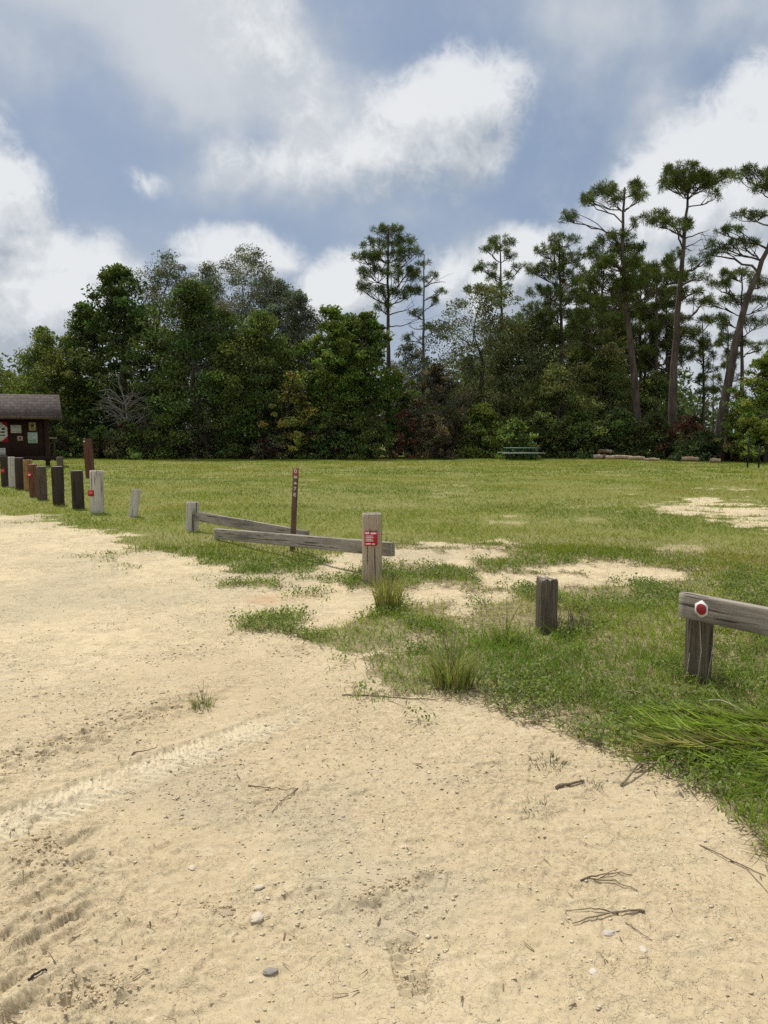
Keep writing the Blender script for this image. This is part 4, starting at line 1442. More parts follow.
def ground_line(name, label, cat, strands, mat, group=None):
    """a forked twig or stem lying on the ground; strands = [(r0, r1, lift, [(px,py)...])]"""
    G = Geo()
    x0, y0 = gpt(*strands[0][3][0])
    for (r0, r1, lift, pts) in strands:
        P = []
        for i in range(len(pts) - 1):
            for tt in np.linspace(0, 1, 6, endpoint=(i == len(pts) - 2)):
                P.append((pts[i][0] + (pts[i + 1][0] - pts[i][0]) * tt, pts[i][1] + (pts[i + 1][1] - pts[i][1]) * tt))
        Q = []
        for i, (a, b) in enumerate(P):
            gx, gy = gpt(a, b)
            u = i / max(1, len(P) - 1)
            gx += random.gauss(0, 0.0011); gy += random.gauss(0, 0.0016)
            Q.append((gx - x0, gy - y0, gz(gx, gy) + r0 * 0.7 + lift * math.sin(PI * u) + random.uniform(0, 0.002)))
        G.tube(Q, np.linspace(r0, r1, len(Q)), 5, rough=0.3)
    o = G.build(name, mat)
    o.location = (x0, y0, 0)
    return tag(o, label, cat, group)


tw = "twigs lying on the sand"
ground_line("twig", "straight dark forked twig on the open sand, lower right", "twig", [(0.0045, 0.002, 0.006, [(645, 914), (612, 916), (572, 925)]), (0.003, 0.0015, 0.006, [(618, 916), (590, 912), (566, 913)])], M_TWIG, tw)
ground_line("twig", "forked brown twig just above the straight dark one", "twig", [(0.0035, 0.0015, 0.006, [(580, 884), (604, 877), (632, 879)]), (0.003, 0.0012, 0.006, [(590, 882), (615, 885), (638, 895)]), (0.002, 0.001, 0.004, [(600, 879), (612, 874), (617, 873)])], M_TWIG, tw)
ground_line("twig", "long thin brown twig curving along the sand near the weedy edge", "twig", [(0.003, 0.0015, 0.006, [(700, 848), (725, 862), (765, 880)]), (0.002, 0.001, 0.005, [(730, 864), (745, 872), (768, 897)])], M_TWIG, tw)
ground_line("twig", "thin short twig below the straight dark forked one", "twig", [(0.002, 0.001, 0.004, [(626, 925), (640, 938), (652, 945)])], M_TWIG, tw)
ground_line("twig", "thick brown stick end beside the small weed sprig", "twig", [(0.009, 0.005, 0.004, [(556, 793), (570, 790), (584, 786)])], M_TWIG, tw)
ground_line("twig", "small V shaped twig in the middle of the sand", "twig", [(0.003, 0.0015, 0.005, [(248, 789), (272, 792), (298, 792)]), (0.0025, 0.0012, 0.005, [(298, 791), (283, 803), (272, 815)])], M_TWIG, tw)
ground_line("twig", "short black twig at the lower left sand", "twig", [(0.005, 0.003, 0.004, [(29, 989), (38, 983), (47, 977)])], plain_material("charred_twig", (0.05, 0.042, 0.035), 0.9, 0.2), tw)
ground_line("twig", "long crooked twig running left from the weed patch", "twig", [(0.004, 0.002, 0.006, [(342, 697), (370, 698), (400, 701), (436, 702)]), (0.002, 0.001, 0.004, [(385, 700), (398, 707), (410, 712)])], M_TWIG, tw)
ground_line("twig", "thin pale twig along the sand near the tyre print", "twig", [(0.003, 0.0018, 0.004, [(132, 757), (145, 754), (157, 749)])], M_TWIG, tw)
ground_line("fallen_stick", "bent tan stem sticking out of the brush pile onto sand", "stick", [(0.006, 0.004, 0.05, [(621, 789), (645, 768), (670, 752), (688, 744)])], M_STEM)


def stones():
    S = [(270, 969, 0.017, (0.28, 0.25, 0.215), "grey stone at the bottom of the sand, darkest one"),
         (257, 919, 0.022, (0.58, 0.50, 0.37), "flat pale stone left of centre, biggest pale one"),
         (226, 911, 0.018, (0.40, 0.31, 0.21), "brown crumbly stone left of the biggest pale stone"),
         (259, 889, 0.014, (0.57, 0.49, 0.37), "white chalky stone above the biggest pale stone"),
         (192, 868, 0.013, (0.57, 0.49, 0.37), "white chalky stone furthest left of the pale stones"),
         (609, 934, 0.016, (0.48, 0.43, 0.36), "pale grey stone under the straight dark twig"),
         (643, 952, 0.012, (0.58, 0.51, 0.41), "small whitish stone right of the tiny weed sprig"),
         (427, 668, 0.024, (0.80, 0.78, 0.74), "white stone beside the large upright grass tuft"),
         (593, 974, 0.011, (0.60, 0.53, 0.44), "chalky white stone beneath the tiny weed sprig")]
    mat = attr_material("field_stone", 0.85, 0.2, 120)
    for i, (px, py, r, c, lab) in enumerate(S):
        import bmesh
        bm = bmesh.new()
        bmesh.ops.create_icosphere(bm, subdivisions=3, radius=1.0)
        V = np.array([v.co[:] for v in bm.verts])
        fa = np.array([[v.index for v in f.verts] for f in bm.faces])
        bm.free()
        n = fbm(V[:, 0] * 1.3 + i * 5, V[:, 1] * 1.3 + V[:, 2] * 1.7, 300 + i, 3)
        V = V * (0.62 + 0.75 * n)[:, None]
        V = V * np.array((1.35, 0.95, 0.34)) * r
        x, y = gpt(px, py)
        o = mk("stone", V, [fa], mat, None, np.tile(c, (len(V), 1)), True)
        o.location = (x, y, gz(x, y) + r * 0.06)
        o.rotation_euler = (0, 0, i * 1.3)
        tag(o, lab, "stone", "loose stones on the sand")


stones()


# ------------------------------------------------------------------ heap of cut green brush at the right
def brush_pile():
    x0, y0 = gpt(700, 726)
    root = empty("brush_pile", (x0, y0, gz(x0, y0)))
    G = Geo(); S = Geo()
    for i in range(48):
        # butt ends lie at the right, tips fan out to the left
        bpx = random.uniform(722, 850); bpy = random.uniform(720, 766) + (bpx - 700) * 0.12
        bx, by = gpt(bpx, bpy)
        ang = PI + R(max(-58, min(12, random.gauss(-24, 26))))
        L = random.uniform(0.35, 0.72)
        lift = random.uniform(0.01, 0.075)
        n = 9
        ts = np.linspace(0, 1, n)
        bend = random.gauss(0, 0.30)
        P = np.stack([bx - x0 + np.cos(ang + bend * ts) * L * ts, by - y0 + np.sin(ang + bend * ts) * L * ts * 0.8,
                      0.02 + lift * np.sin(PI * (ts * 0.75 + 0.18)) + 0.02 * random.random()], 1)
        S.tube(P, np.linspace(0.003, 0.0008, n), 4, np.array((0.20, 0.19, 0.07)) if i % 3 else np.array((0.46, 0.40, 0.26)), cap=False)
        m = 36
        u = rng.random(m) ** 0.8 * 0.95 + 0.05
        pos = np.stack([np.interp(u, ts, P[:, k]) for k in range(3)], 1)
        dr = np.stack([np.full(m, math.cos(ang)), np.full(m, math.sin(ang)), np.zeros(m)], 1)
        side = rng.normal(0, 1, (m, 3)); side[:, 2] = np.abs(side[:, 2]) * 0.7
        d = dr * 1.8 + side * 0.6
        d /= np.linalg.norm(d, axis=1)[:, None]
        Ln = rng.uniform(0.07, 0.20, m)[:, None]
        wv = np.cross(d, rng.normal(0, 1, (m, 3))); wv /= np.linalg.norm(wv, axis=1)[:, None]
        wv *= 0.0062
        V = np.stack([pos - wv, pos + wv, pos + d * Ln], 1).reshape(-1, 3)
        k3 = np.arange(m) * 3
        shade = random.uniform(0.6, 1.4)
        base = np.array((0.23, 0.31, 0.05)) if random.random() < 0.72 else np.array((0.30, 0.28, 0.10))
        c = np.repeat(base * shade * rng.uniform(0.75, 1.25, (m, 1)), 3, 0)
        G.add(V, [np.stack([k3, k3 + 1, k3 + 2], 1)], c)
    S.build("stems", M_GRASS, root)
    G.build("foliage", M_GRASS, root)
    tag(root, "heap of cut feathery green brush lying below the reflector rail", "brush pile")


brush_pile()
sg = "dry stems around the brush pile"
ground_line("fallen_stick", "long white dry stem slanting across the brush pile to the right edge", "stick", [(0.006, 0.004, 0.10, [(690, 706), (730, 723), (785, 746)])], M_STEM, sg)
ground_line("fallen_stick", "second pale stem just below the long white one", "stick", [(0.005, 0.003, 0.07, [(708, 716), (740, 738), (790, 760)])], M_STEM, sg)
ground_line("fallen_stick", "thin white stem arching over the left of the brush pile", "stick", [(0.003, 0.002, 0.10, [(584, 683), (622, 690), (650, 698)])], M_STEM, sg)
ground_line("fallen_stick", "pale stem lying along the middle of the brush pile", "stick", [(0.003, 0.002, 0.10, [(606, 700), (640, 710), (680, 720)])], M_STEM, sg)
ground_line("fallen_stick", "grey brown forked stick left of the brush pile", "stick", [(0.006, 0.004, 0.02, [(588, 706), (610, 714), (626, 722)]), (0.004, 0.002, 0.02, [(584, 714), (606, 719), (622, 722)])], M_TWIG, sg)
# stems leaning on the reflector post and dry stalks by the short post
root = empty("dry_stalk", (x1 - 0.02, y1 - 0.13, gz(x1, y1)))
G = Geo()
G.tube([(-0.05, -0.03, 0), (-0.035, -0.045, 0.25), (-0.05, -0.05, 0.40), (-0.06, -0.05, 0.5)], (0.004, 0.0035, 0.0028, 0.002), 5)
G.tube([(0.0, -0.06, 0.05), (0.03, -0.05, 0.25), (0.065, -0.045, 0.42)], (0.003, 0.0025, 0.0015), 5)
G.tube([(-0.16, -0.03, 0.0), (-0.11, -0.03, 0.12), (-0.10, -0.03, 0.24)], (0.003, 0.0025, 0.0015), 5)
G.build("stalks", M_STEM, root)
tag(root, "thin pale dry stalks leaning on the reflector post", "stalks", "dry stalks at the posts")
xs, ys = gpt(566, 636)
root = empty("dry_stalk", (xs, ys, gz(xs, ys)))
G = Geo()
for i in range(26):
    a = random.uniform(-0.4, 0.4); bx = random.uniform(-0.10, 0.22); by = random.uniform(-0.05, 0.1)
    h = random.uniform(0.08, 0.24)
    G.tube([(bx, by, -0.01), (bx + a * h * 0.4, by, h * 0.5), (bx + a * h, by + random.uniform(-.03, .03), h)], (0.005, 0.004, 0.002), 4)
G.build("stalks", M_TWIG, root)
tag(root, "dark withered stalks at the right foot of the short cracked post", "stalks", "dry stalks at the posts")

# ------------------------------------------------------------------ trees
def limb(G, a, b, r0, r1, bow=0.12, n=7, sides=6, col=None):
    """a slightly crooked tapering limb"""
    a = np.array(a, float); b = np.array(b, float)
    L = np.linalg.norm(b - a)
    ts = np.linspace(0, 1, n)
    off = rng.normal(0, bow * L * 0.5, 3)
    jit = rng.normal(0, 0.018 * L, (n, 3)); jit[0] = 0; jit[-1] = 0
    P = a + (b - a) * ts[:, None] + off * np.sin(PI * ts)[:, None] + jit
    G.tube(P, r0 + (r1 - r0) * ts, sides, col, cap=False, rough=0.12)
    return P


PROF = {
    'round': [(0.0, 0.55), (0.25, 0.95), (0.5, 1.0), (0.75, 0.8), (0.92, 0.42), (1.0, 0.15)],
    'dome': [(0.0, 0.85), (0.3, 1.0), (0.6, 0.85), (0.85, 0.5), (1.0, 0.15)],
    'tall': [(0.0, 0.8), (0.3, 1.0), (0.6, 0.95), (0.82, 0.65), (1.0, 0.25)],
    'vase': [(0.0, 0.55), (0.3, 0.8), (0.6, 1.0), (0.85, 0.8), (1.0, 0.3)],
    'shrub': [(0.0, 1.0), (0.4, 0.95), (0.75, 0.7), (1.0, 0.25)],
}


def broad(name, label, px, depth, top, wpx, col, prof='round', z0=0.06, clumps=110, leaves=70, leaf=0.20, clump_r=0.17,
          airy=0.0, bark=None, group=None, cat="tree", base=0.0, trunk_r=None, up=0.3, deep=0.8, alt=None, alt_share=0.0,
          vis_limbs=14, wind=0.0):
    x = xat(px, depth)
    H = hat(top, depth)
    W = wpx / F * depth / 2 * (1.2 if prof != 'shrub' else 1.0)
    if prof != 'shrub':
        clumps = int(clumps * 1.6)
        leaves = int(leaves * 1.2)
    leaf *= 0.98
    leaves = int(leaves * 1.3)
    col = np.array(col) * np.array((2.15, 1.95, 1.85)) * (1.15 if prof == 'shrub' else 1.0)
    root = empty(name, (x, depth, base))
    pf = PROF[prof]
    ph = rng.uniform(0, 2 * PI, 3)
    # clump centres, denser near the outside
    t = rng.random(clumps) ** 0.85
    a = rng.uniform(0, 2 * PI, clumps)
    lob = 1 + 0.2 * np.sin(2 * a + ph[0] + t * 3) + 0.16 * np.sin(3 * a + ph[1] - t * 5) + 0.16 * np.sin(11 * t + ph[2] + a) + rng.normal(0, 0.12, clumps)
    rad = W * np.interp(t, [p[0] for p in pf], [p[1] for p in pf]) * lob
    rr = rad * np.sqrt(rng.uniform(0.30, 1.0, clumps))
    cr0 = clump_r * max(W, 0.25 * H) * rng.uniform(0.5, 1.45, clumps)
    cx = np.cos(a) * np.maximum(rr - cr0 * 0.6, 0); cy = np.sin(a) * np.maximum(rr - cr0 * 0.6, 0) * deep
    top_l = 1 + 0.10 * np.sin(2 * a + ph[1]) + 0.07 * np.sin(5 * a + ph[0])
    cz = H * (z0 + (1 - z0) * t * np.minimum(top_l, 1.04)) - cr0 * 0.6
    cz = np.maximum(cz, cr0 * 0.45)
    C = np.stack([cx + wind * cz, cy, cz], 1)
    m = leaves
    d = rng.normal(0, 1, (clumps, m, 3)); d /= np.linalg.norm(d, axis=2)[..., None]
    rad3 = rng.random((clumps, m, 1)) ** 0.45 * cr0[:, None, None]
    pos = C[:, None, :] + d * rad3 * np.array((1.15, 1.15, 0.62))
    pos = pos.reshape(-1, 3); out = d.reshape(-1, 3)
    keep = pos[:, 2] > 0.03
    if airy:
        keep &= rng.random(len(pos)) > airy
    cl = np.array(col) * np.ones((clumps, 3)) * rng.uniform(0.6, 1.45, (clumps, 1))
    cl[:, 0] *= rng.uniform(0.85, 1.3, clumps)
    if alt is not None:
        k = rng.random(clumps) < alt_share
        cl[k] = np.array(alt) * rng.uniform(0.7, 1.2, (k.sum(), 1))
    c = np.repeat(cl, m, 0) * rng.uniform(0.6, 1.45, (clumps * m, 1))
    pos, out, c = pos[keep], out[keep], c[keep]
    V, P, CC = leaf_cards(pos, rng.uniform(0.6, 1.25, len(pos)) * leaf, c, up=up, out=out)
    mk("crown", V, P, M_LEAF, root, CC)
    # trunk and limbs
    G = Geo()
    tr = trunk_r or 0.028 * H
    th = H * 0.62
    lean = rng.normal(0, 0.05, 2) * H
    n = 8
    ts = np.linspace(0, 1, n)
    TP = np.stack([lean[0] * ts ** 1.5 + wind * th * ts, lean[1] * ts ** 1.5, th * ts - 0.1], 1) + np.concatenate([np.zeros((1, 3)), rng.normal(0, 0.012 * H, (n - 1, 3)) * np.array((1, 1, 0))])
    G.tube(TP, tr * (1 - 0.72 * ts) + 0.25 * tr * np.exp(-ts * 14), 8, cap=False, rough=0.1)
    for i in rng.choice(clumps, min(clumps, vis_limbs), replace=False):
        e = C[i]
        zt = np.clip(e[2] - 0.55 * math.hypot(e[0], e[1]), 0.12 * H, th * 0.98)
        s = np.array([np.interp(zt, TP[:, 2], TP[:, k]) for k in range(3)])
        f = 1 - 0.7 * zt / th
        P = limb(G, s, e, tr * 0.42 * f + 0.015, 0.018, 0.16)
        for _ in range(2):
            j = rng.integers(2, 6)
            limb(G, P[j], e + rng.normal(0, cr0[i] * 0.7, 3) + np.array((0, 0, cr0[i] * 0.1)), 0.018, 0.007, 0.12, 5, 4)
    G.build("trunk", bark or M_BARK, root, True)
    tag(root, label, cat, group)
    return root


def pine(name, label, depth, trunk, clouds, tr=0.22, col=(0.050, 0.075, 0.022), group=None, puff=0.62, dens=1.0, needles=90,
         bark=None, bare=(), needle_w=0.0145, dz=0.5):
    """trunk = photo positions from the foot up; clouds = (px, py, half width px, half height px) flat masses of needle tufts,
    each reached by its own limb; bare = dead limb ends"""
    puff *= 0.60
    dens *= 1.38
    col = np.array(col) * np.array((1.9, 1.8, 1.4))
    k = depth / F
    x0 = xat(trunk[0][0], depth)
    root = empty(name, (x0, depth, 0.0))
    tp = []
    ydrift = rng.normal(0, 0.35)
    for i, (px, py) in enumerate(trunk):
        X, Y, Z = at(px, py, depth)
        tp.append((X - x0, ydrift * i / len(trunk), max(-0.15, Z) if i else -0.15))
    tp = np.array(tp)
    # smooth resample
    u = np.linspace(0, len(tp) - 1, 22)
    TP = np.stack([np.interp(u, np.arange(len(tp)), tp[:, j]) for j in range(3)], 1)
    for _ in range(2):
        TP[1:-1] = 0.25 * TP[:-2] + 0.5 * TP[1:-1] + 0.25 * TP[2:]
    TP[1:-1, :2] += rng.normal(0, 0.02, (20, 2))
    Ht = TP[-1, 2]
    ts = np.clip(TP[:, 2] / Ht, 0, 1)
    RT = tr * (1 - 0.80 * ts ** 1.15) + tr * 0.35 * np.exp(-ts * 22)
    G = Geo()
    G.tube(TP, RT, 9, cap=True, rough=0.10)
    puffs = []
    for (px, py, rx, rz) in clouds:
        X, _, Z = at(px, py, depth)
        RX, RZ = rx * k * 1.08, rz * k * 1.05
        C = np.array((X - x0, rng.normal(0, dz), Z - RZ * 0.45))
        # join the trunk somewhat below the mass
        dh = math.hypot(C[0] - np.interp(C[2], TP[:, 2], TP[:, 0]), C[1])
        zt = np.clip(C[2] - RZ * 0.6 - 0.35 * dh, Ht * 0.25, Ht * 0.97)
        j = int(np.argmin(np.abs(TP[:, 2] - zt)))
        s = TP[j]
        tip = C + np.array((0, 0, -RZ * 0.35))
        main = limb(G, s, tip, max(0.03, RT[j] * 0.5), 0.028, 0.14, 8)
        npf = max(4, int(dens * 1.75 * (RX * RX * 0.75 + RX * RZ) / (puff * puff) * 0.8))
        for q in range(npf):
            a = rng.uniform(0, 2 * PI); r = math.sqrt(rng.uniform(0.02, 1))
            zz = math.sqrt(max(0.03, 1 - r * r)) * (rng.uniform(0.25, 1.0) if rng.random() < 0.72 else rng.uniform(-0.9, 0.3))
            p = C + np.array((math.cos(a) * r * RX, math.sin(a) * r * RX * 0.8, (zz * 0.9 + 0.15) * RZ))
            puffs.append(p)
            if q % 2 == 0:
                limb(G, main[rng.integers(2, 8)], p, 0.030, 0.012, 0.14, 5, 4)
    for (px, py) in bare:
        X, _, Z = at(px, py, depth)
        e = np.array((X - x0, rng.normal(0, 0.3), Z))
        j = int(np.argmin(np.abs(TP[:, 2] - (Z - 0.3 * abs(e[0] - np.interp(Z, TP[:, 2], TP[:, 0]))))))
        P = limb(G, TP[j], e, 0.05, 0.012, 0.2)
        for _ in range(3):
            limb(G, P[rng.integers(3, 7)], e + rng.normal(0, 0.5, 3), 0.015, 0.006, 0.1, 4, 4)
    G.build("trunk", bark or M_PBARK, root, True)
    PF = np.array(puffs)
    n, m = len(PF), needles
    d = rng.normal(0, 1, (n, m, 3)); d[..., 2] += 0.42
    d /= np.linalg.norm(d, axis=2)[..., None]
    L = puff * rng.uniform(0.55, 1.05, (n, m, 1)) * rng.uniform(0.75, 1.2, (n, 1, 1))
    A = PF[:, None, :] + d * L * 0.12 + rng.normal(0, 0.055, (n, m, 3))
    B = A + d * L * 0.92; B[..., 2] -= 0.10 * L[..., 0] * (1 - d[..., 2])
    s = np.cross(d, rng.normal(0, 1, (n, m, 3))); s /= np.linalg.norm(s, axis=2)[..., None]
    s *= needle_w * rng.uniform(0.6, 1.3, (n, m, 1))
    M_ = A * 0.45 + B * 0.55
    V = np.stack([A, M_ - s, B, M_ + s], 2).reshape(-1, 3)
    kq = np.arange(n * m) * 4
    c = np.repeat(np.array(col) * rng.uniform(0.7, 1.35, (n, 1)), m, 0) * rng.uniform(0.75, 1.25, (n * m, 1))
    c = np.where(rng.random((n * m, 1)) < 0.05, np.array((0.15, 0.10, 0.04)), c)
    mk("crown", V, [np.stack([kq, kq + 1, kq + 2, kq + 3], 1)], M_NEEDLE, root, np.repeat(c, 4, 0))
    tag(root, label, "pine tree", group)
    return root


DG = (0.034, 0.060, 0.016)     # dark glossy green
MG = (0.050, 0.080, 0.020)     # mid green
BG = (0.075, 0.115, 0.024)     # fresh green
GG = (0.052, 0.071, 0.047)     # grey green, moss hung
PG = (0.062, 0.082, 0.062)     # pale grey green
BR = (0.060, 0.046, 0.030)     # brown
RB = (0.062, 0.036, 0.024)     # red brown, dead
YG = (0.105, 0.120, 0.030)
TW = (0.060, 0.066, 0.042)

TG = "broadleaved trees along the far field edge"
broad("oak_tree", "low dark tree at the left picture edge behind the kiosk roof", -22, 52, 338, 96, MG, 'dome', group=TG)
broad("oak_tree", "low spreading yellow green tree rising just above the kiosk roof", 48, 50, 330, 92, (0.062, 0.092, 0.022), 'dome', leaf=0.18, clumps=130, group=TG)
broad("magnolia_tree", "tall round dark green tree, tallest leafy one in the left mass", 122, 51, 268, 100, DG, 'round', leaf=0.24, clumps=150, leaves=75, group=TG)
broad("mossy_oak_tree", "grey green feathery tree whose open top shows behind the tall round dark one", 168, 55, 256, 92, GG, 'vase', airy=0.12, leaf=0.135, clumps=190, leaves=100, clump_r=0.16, bark=M_GBARK, vis_limbs=26, group=TG)
broad("oak_tree", "broad dark green tree below the feathery grey tops, left of centre", 200, 48.5, 284, 130, DG, 'dome', leaf=0.19, clumps=160, leaves=75, group=TG)
broad("mossy_oak_tree", "airy grey green tree with pale branches, highest of the feathery ones", 246, 54, 251, 106, PG, 'vase', airy=0.15, leaf=0.135, clumps=190, leaves=100, clump_r=0.15, bark=M_GBARK, vis_limbs=26, group=TG)
broad("mossy_oak_tree", "grey green feathery tree stepping down right of the highest feathery one", 296, 53, 293, 86, GG, 'dome', airy=0.1, leaf=0.135, clumps=190, leaves=100, bark=M_GBARK, vis_limbs=26, group=TG)
broad("oak_tree", "dark round leafy tree in front of the feathery trees", 262, 48, 312, 116, MG, 'dome', leaf=0.18, clumps=150, group=TG)
broad("sweetgum_tree", "fresh green pointed bushy tree left of the lone tall pine", 333, 47.5, 308, 62, (0.058, 0.098, 0.020), 'tall', leaf=0.20, clumps=140, leaves=70, group=TG)
broad("sweetgum_tree", "dark green bushy tree under the lone tall pine", 368, 48, 312, 62, (0.048, 0.085, 0.018), 'tall', leaf=0.20, clumps=140, leaves=70, group=TG)
broad("mossy_oak_tree", "pale grey thin tree between the lone pine and the thin pine, low", 412, 56, 345, 66, PG, 'vase', airy=0.15, leaf=0.15, clumps=90, leaves=85, bark=M_GBARK, vis_limbs=30, group=TG)
broad("oak_tree", "low grey brown twiggy tree at the middle of the tree line", 436, 48.5, 362, 66, TW, 'dome', airy=0.1, leaf=0.15, clumps=110, leaves=80, alt=BR, alt_share=0.2, bark=M_GBARK, vis_limbs=30, group=TG)
broad("oak_tree", "big grey green oak right of the twiggy tree, below the irregular pine", 484, 52, 284, 104, (0.060, 0.080, 0.036), 'round', leaf=0.15, clumps=170, leaves=90, airy=0.12, group=TG)
broad("oak_tree", "grey green oak between the irregular pine and the dense pine", 534, 54, 312, 84, (0.058, 0.076, 0.034), 'round', leaf=0.15, clumps=140, leaves=85, airy=0.12, group=TG)
broad("oak_tree", "low spreading oak with olive leaves behind the picnic table bushes", 552, 49, 362, 92, (0.062, 0.085, 0.026), 'dome', leaf=0.16, clumps=130, leaves=70, group=TG)
broad("oak_tree", "olive green tree filling the gap left of the big forked pine", 604, 52, 345, 80, (0.062, 0.086, 0.026), 'dome', leaf=0.16, clumps=120, leaves=70, airy=0.1, group=TG)
broad("sweetgum_tree", "fresh green young tree at the right picture edge", 768, 40, 352, 66, BG, 'dome', leaf=0.17, clumps=120, leaves=65, airy=0.15, group=TG)
broad("sweetgum_tree", "small light green sapling beside the leaning pine foot", 738, 42, 392, 34, (0.085, 0.115, 0.03), 'tall', leaf=0.15, clumps=60, leaves=50, airy=0.25, group=TG)
broad("oak_tree", "dark low tree between the feet of the two big pines", 655, 52, 372, 60, (0.045, 0.066, 0.022), 'dome', leaf=0.17, clumps=90, leaves=65, airy=0.1, group=TG)
broad("mossy_oak_tree", "grey green feathery crown filling in between the two highest feathery trees", 212, 56, 268, 92, GG, 'dome', leaf=0.135, clumps=190, leaves=100, airy=0.1, bark=M_GBARK, group=TG)
broad("mossy_oak_tree", "grey green crown behind and left of the fresh green pointed tree", 276, 56, 276, 96, (0.050, 0.074, 0.044), 'dome', leaf=0.135, clumps=190, leaves=100, airy=0.1, bark=M_GBARK, group=TG)
broad("oak_tree", "leafy green crown between the two bushy trees under the lone pine", 350, 49.5, 318, 84, (0.05, 0.085, 0.02), 'dome', leaf=0.19, clumps=130, leaves=75, group=TG)
broad("oak_tree", "wide olive oak spreading behind the picnic table under the pines", 510, 55, 318, 130, (0.056, 0.074, 0.034), 'dome', leaf=0.16, clumps=150, leaves=80, group=TG)
broad("oak_tree", "wide olive oak between the dense pine and the big forked pine", 585, 57, 318, 110, (0.054, 0.074, 0.03), 'dome', leaf=0.17, clumps=140, leaves=75, airy=0.1, group=TG)
broad("oak_tree", "dark leafy tree stepping down left of the tall round dark one", 88, 52, 306, 74, (0.042, 0.07, 0.018), 'dome', leaf=0.19, clumps=120, leaves=75, group=TG)
# beyond the frame on both sides
broad("oak_tree", "dark oak continuing the tree line beyond the left picture edge", -120, 50, 300, 130, MG, 'dome', clumps=110, leaves=60, leaf=0.24, group=TG)
broad("oak_tree", "rounded oak farther beyond the left picture edge", -235, 49, 318, 130, DG, 'dome', clumps=110, leaves=60, leaf=0.24, group=TG)
broad("oak_tree", "olive oak continuing the tree line beyond the right picture edge", 850, 40, 320, 120, MG, 'dome', clumps=110, leaves=60, leaf=0.22, group=TG)
broad("oak_tree", "dark oak farther beyond the right picture edge", 965, 39, 300, 130, DG, 'dome', clumps=110, leaves=60, leaf=0.22, group=TG)

# bare bleached tree in the dark of the left mass
x = xat(128, 46.6)
root = empty("dead_tree", (x, 46.6, 0))
G = Geo()
TPd = limb(G, (0, 0, -0.1), (-0.1, 0.1, hat(405, 46.6)), 0.13, 0.07, 0.05, 8)
for i in range(26):
    j = rng.integers(4, 8)
    ang = rng.uniform(-0.35, PI + 0.35)
    L = rng.uniform(0.7, 1.9)
    e = TPd[j] + np.array((math.cos(ang) * L * 1.0 - 0.3, rng.normal(0, 0.35), 0.35 + abs(math.sin(ang)) * L * 0.75))
    P = limb(G, TPd[j], e, 0.035, 0.012, 0.25)
    for _ in range(4):
        limb(G, P[rng.integers(2, 7)], e + rng.normal(0, 0.5, 3), 0.016, 0.008, 0.15, 5, 4)
G.build("trunk", M_DEAD, root, True)
tag(root, "leafless bleached tree with fanned pale branches in the dark left trees", "dead tree")

PG_ = "pines standing above the tree line"
pine("pine_tree", "lone tall straight pine with oval crown right of the picture centre line", 55, [(389, 456), (388, 330), (388, 224)],
     [(388, 230, 14, 8), (374, 240, 13, 7), (402, 242, 14, 8), (366, 256, 13, 7), (388, 256, 16, 8), (409, 258, 12, 7), (372, 272, 15, 7), (402, 276, 16, 8),
      (366, 288, 11, 6), (388, 292, 13, 7), (410, 292, 11, 7), (380, 306, 9, 5)], 0.20, puff=0.62, group=PG_, dz=0.9, bare=((414, 305), (420, 318)))
pine("pine_tree", "thin sparse pale trunked pine just right of the lone tall pine", 54, [(424, 456), (423, 340), (424, 256)],
     [(424, 260, 8, 5), (418, 270, 9, 5), (431, 278, 9, 5), (415, 290, 8, 4), (434, 300, 8, 5), (440, 288, 8, 4), (418, 314, 9, 5), (432, 328, 10, 5), (414, 338, 9, 5)],
     0.15, (0.058, 0.078, 0.032), puff=0.5, dens=0.55, group=PG_, bark=M_GBARK, bare=((446, 282), (408, 325)))
pine("pine_tree", "irregular topped pine rising out of the big grey green oak", 56, [(503, 456), (502, 330), (500, 236)],
     [(500, 240, 14, 7), (490, 252, 10, 5), (510, 254, 9, 5), (484, 268, 12, 6), (503, 272, 12, 6), (516, 270, 7, 4), (478, 284, 10, 5), (498, 290, 13, 6)], 0.17, puff=0.58, dens=0.8, group=PG_, dz=0.8)
pine("pine_tree", "dense rounded pine left of the big forked pine", 53, [(563, 456), (562, 340), (560, 238)],
     [(562, 240, 14, 7), (548, 252, 15, 8), (574, 254, 14, 8), (540, 270, 14, 8), (562, 270, 18, 9), (582, 274, 12, 7), (546, 290, 16, 8), (572, 294, 16, 8),
      (556, 312, 16, 8), (580, 316, 12, 7), (540, 322, 12, 6), (560, 335, 16, 8)], 0.19, puff=0.62, group=PG_, dz=0.9)
pine("pine_tree", "big forked pine whose thin topped crown reaches out to the left", 49,
     [(641, 456), (634, 380), (628, 330), (622, 285), (620, 240), (622, 190)],
     [(622, 182, 12, 8), (638, 182, 11, 8), (606, 188, 12, 7), (590, 196, 10, 6), (574, 210, 11, 6), (585, 204, 7, 5), (632, 200, 9, 6), (641, 196, 7, 5), (634, 222, 7, 5), (612, 205, 7, 5),
      (618, 236, 16, 8), (604, 248, 16, 9), (634, 250, 18, 9), (612, 265, 20, 9), (642, 268, 16, 8), (598, 280, 18, 8), (626, 284, 22, 9), (652, 286, 14, 8), (612, 300, 18, 8)],
     0.27, (0.052, 0.076, 0.020), puff=0.60, group=PG_, dz=1.0, bare=((588, 345), (600, 338)))
